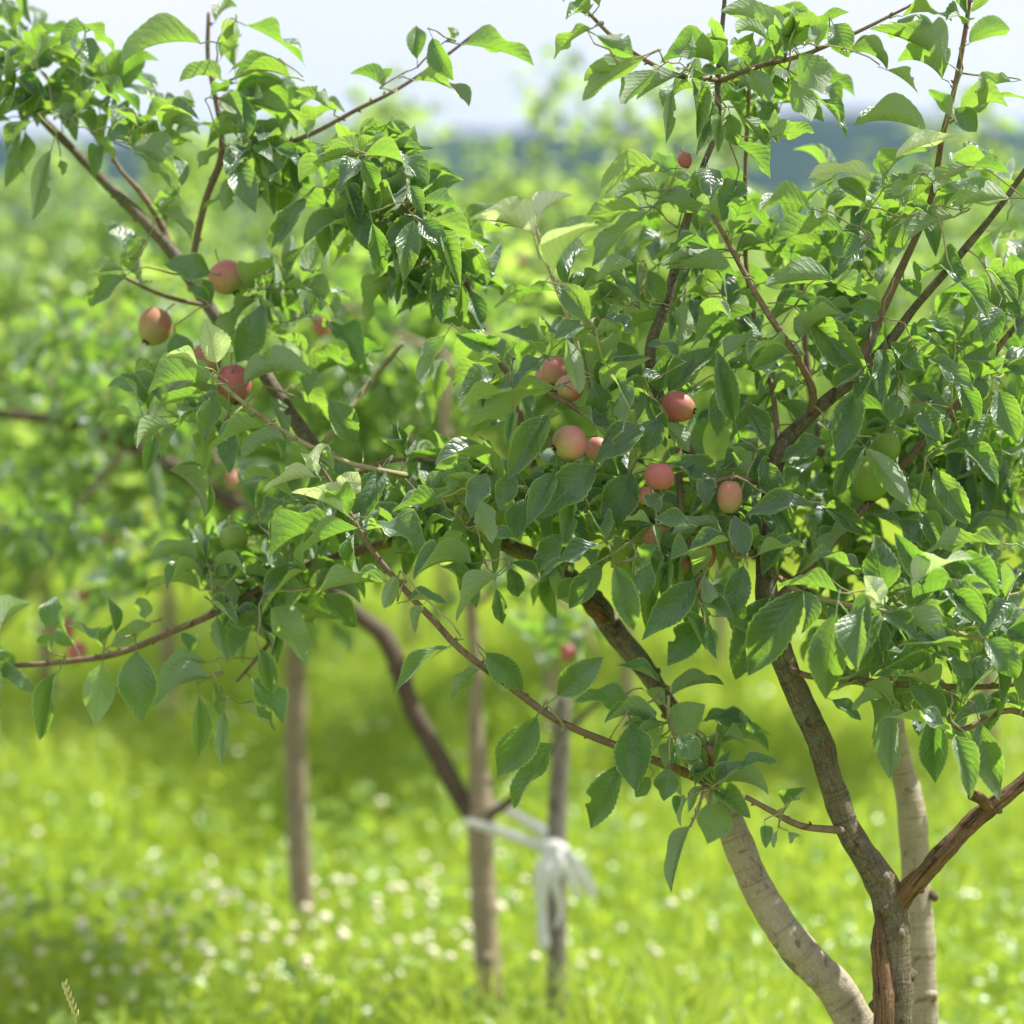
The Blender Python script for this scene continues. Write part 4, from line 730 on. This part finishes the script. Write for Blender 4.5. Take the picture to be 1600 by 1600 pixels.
def blades(name, n, y0, y1, hmin, hmax, wmin, wmax, seed, mat, xk=.34, power=1.):
    r = np.random.default_rng(seed); y = y0+(y1-y0)*r.uniform(0, 1, n)**power; x = r.uniform(-1, 1, n)*(y*xk+1.0)
    # patchy tufts
    ph = np.sin(x*2.1+1.3*np.sin(y*1.7))+np.sin(y*2.9+x*.9+2)+np.sin(x*5.3+y*3.1)*.5
    h = r.uniform(hmin, hmax, n)*(1+.22*ph)*r.uniform(.6, 1.25, n); h = np.maximum(h, .03); w = r.uniform(wmin, wmax, n)
    az = r.uniform(0, 6.28, n); dirx, diry = np.cos(az), np.sin(az); la = r.uniform(0, 6.28, n); ln = h*r.uniform(.1, .75, n); lx, ly = np.cos(la)*ln, np.sin(la)*ln
    b = np.stack([x, y, np.zeros(n)-.01], 1); S = np.stack([dirx, diry, np.zeros(n)], 1)*w[:, None]/2
    m_ = b+np.stack([lx*.3, ly*.3, h*.62], 1); t = b+np.stack([lx, ly, h*(1-.25*(ln/h))], 1)
    V = np.stack([b-S, b+S, m_+S*.8, m_-S*.8, t], 1).reshape(-1, 3); o = np.arange(n)*5
    F4 = np.stack([o, o+1, o+2, o+3], 1); F3 = np.stack([o+3, o+2, o+4], 1)
    U = np.tile(np.array([(0, 0), (0, 1), (.6, 1), (.6, 0), (1, .5)]), (n, 1))
    return link(name, mesh_np(name, V, [F4, F3], mat, U), None, kind='stuff')
blades('grass', 150000, 3.9, 13, .10, .24, .004, .009, 1, M_GRASS, power=1.3)
blades('grass', 90000, 12, 45, .10, .22, .010, .022, 2, M_GRASS, power=1.4)
# broad-leaved weeds and clover low in the sward
def low_leaves(name, n, y0, y1, z0, z1, s0, s1, seed, mat, el=.4):
    r = np.random.default_rng(seed); y = y0+(y1-y0)*r.uniform(0, 1, n)**1.3; x = r.uniform(-1, 1, n)*(y*.34+1.0); z = r.uniform(z0, z1, n)
    az = r.uniform(0, 6.28, n); e = r.normal(.1, el, n); D = np.stack([np.cos(az)*np.cos(e), np.sin(az)*np.cos(e), np.sin(e)], 1)
    N = np.stack([r.normal(0, .3, n), r.normal(0, .3, n), np.ones(n)], 1); N -= D*(N*D).sum(1)[:, None]; N /= np.linalg.norm(N, axis=1)[:, None]; Y = np.cross(N, D); Ln = r.uniform(s0, s1, n)
    V, U, Fq = LOW[0]; B = np.stack([x, y, z], 1)
    v = B[:, None, :]+V[None, :, 0:1]*(D*Ln[:, None])[:, None, :]+V[None, :, 1:2]*(Y*Ln[:, None]*.55)[:, None, :]+V[None, :, 2:3]*(N*Ln[:, None])[:, None, :]
    return link(name, mesh_np(name, v.reshape(-1, 3), [(Fq[None]+(np.arange(n)*len(V))[:, None, None]).reshape(-1, 4)], mat, np.tile(U, (n, 1))), None, kind='stuff')
M_WEED = leaf_mat('weed_leaf', (.15, .25, .04), (.23, .34, .07), (.22, .32, .10), (.66, .84, .08), .4, .34, veins=False, spec=.7)
low_leaves('clover_and_weeds', 16000, 4.0, 10, .05, .22, .025, .06, 3, M_WEED)
# pale clover heads
m = NT('clover_flower'); M_FLW = m.done(m.bsdf((.80, .75, .58), .8, .2))
r = np.random.default_rng(9); Vs = []; Fs = []; ph = (1+5**.5)/2
ico = np.array([(-1, ph, 0), (1, ph, 0), (-1, -ph, 0), (1, -ph, 0), (0, -1, ph), (0, 1, ph), (0, -1, -ph), (0, 1, -ph), (ph, 0, -1), (ph, 0, 1), (-ph, 0, -1), (-ph, 0, 1)])/1.9
icf = np.array([(0, 11, 5), (0, 5, 1), (0, 1, 7), (0, 7, 10), (0, 10, 11), (1, 5, 9), (5, 11, 4), (11, 10, 2), (10, 7, 6), (7, 1, 8), (3, 9, 4), (3, 4, 2), (3, 2, 6), (3, 6, 8), (3, 8, 9), (4, 9, 5), (2, 4, 11), (6, 2, 10), (8, 6, 7), (9, 8, 1)])
for i in range(200):
    if i < 160: y = r.uniform(4.55, 5.2); x = r.normal(-.45, .40)
    else: y = r.uniform(4.6, 9); x = r.uniform(-1, 1)*y*.3
    Vs.append(ico*r.uniform(.007, .014)*np.array([1, 1, .8])+np.array([x, y, r.uniform(.14, .27)])); Fs.append(icf+i*12)
link('clover_flowers', mesh_np('clover_flowers', np.concatenate(Vs), [np.concatenate(Fs)], M_FLW), None, kind='stuff')
# one seed head standing up close, bottom left
gs = thing('grass_stalk', P(112, 2440, 2.98)*np.array([1, 1, 0]), 'single pale grass seed head rising at the bottom left corner', 'grass stalk')
m = NT('straw'); M_STRAW = m.done(m.bsdf((.55, .52, .22), .7, .3)); g = Geo()
g.tube([P(125, 2440, 2.98), P(122, 1900, 2.98), P(118, 1590, 2.98), P(100, 1535, 2.98)], [.0012, .0010, .0008, .0005], 5, .03); link('stem', g.mesh('stem', M_STRAW), gs)
rd = random.Random(3); g = Geo()
for k in range(11):
    t = k/10; x, y = 100+18*t, 1538+48*t; sx = (-1)**k*4.5; g.tube([P(x, y+6, 2.98), P(x+sx*.6, y, 2.975), P(x+sx, y-9, 2.975)], [.0007, .0020, .0004], 5)
link('seed_head', g.mesh('seed_head', M_STRAW), gs)

# ------------------------------------------------------------------ haze
def haze_box():
    x0, x1, y0, y1, z0, z1 = -950, 950, -70, 1850, -1., 60.
    V = np.array([(x, y, z) for x in (x0, x1) for y in (y0, y1) for z in (z0, z1)]); Fq = np.array([(0, 1, 3, 2), (4, 6, 7, 5), (0, 4, 5, 1), (2, 3, 7, 6), (0, 2, 6, 4), (1, 5, 7, 3)])
    m = NT('haze'); v = m.n('ShaderNodeVolumePrincipled'); v.inputs['Color'].default_value = (.36, .64, 1, 1); v.inputs['Density'].default_value = .00032; v.inputs['Anisotropy'].default_value = .2
    m.t.links.new(v.outputs[0], m.out.inputs['Volume'])
    link('haze', mesh_np('haze', V, [Fq], m.m, smooth=False), None, kind='stuff')
haze_box()
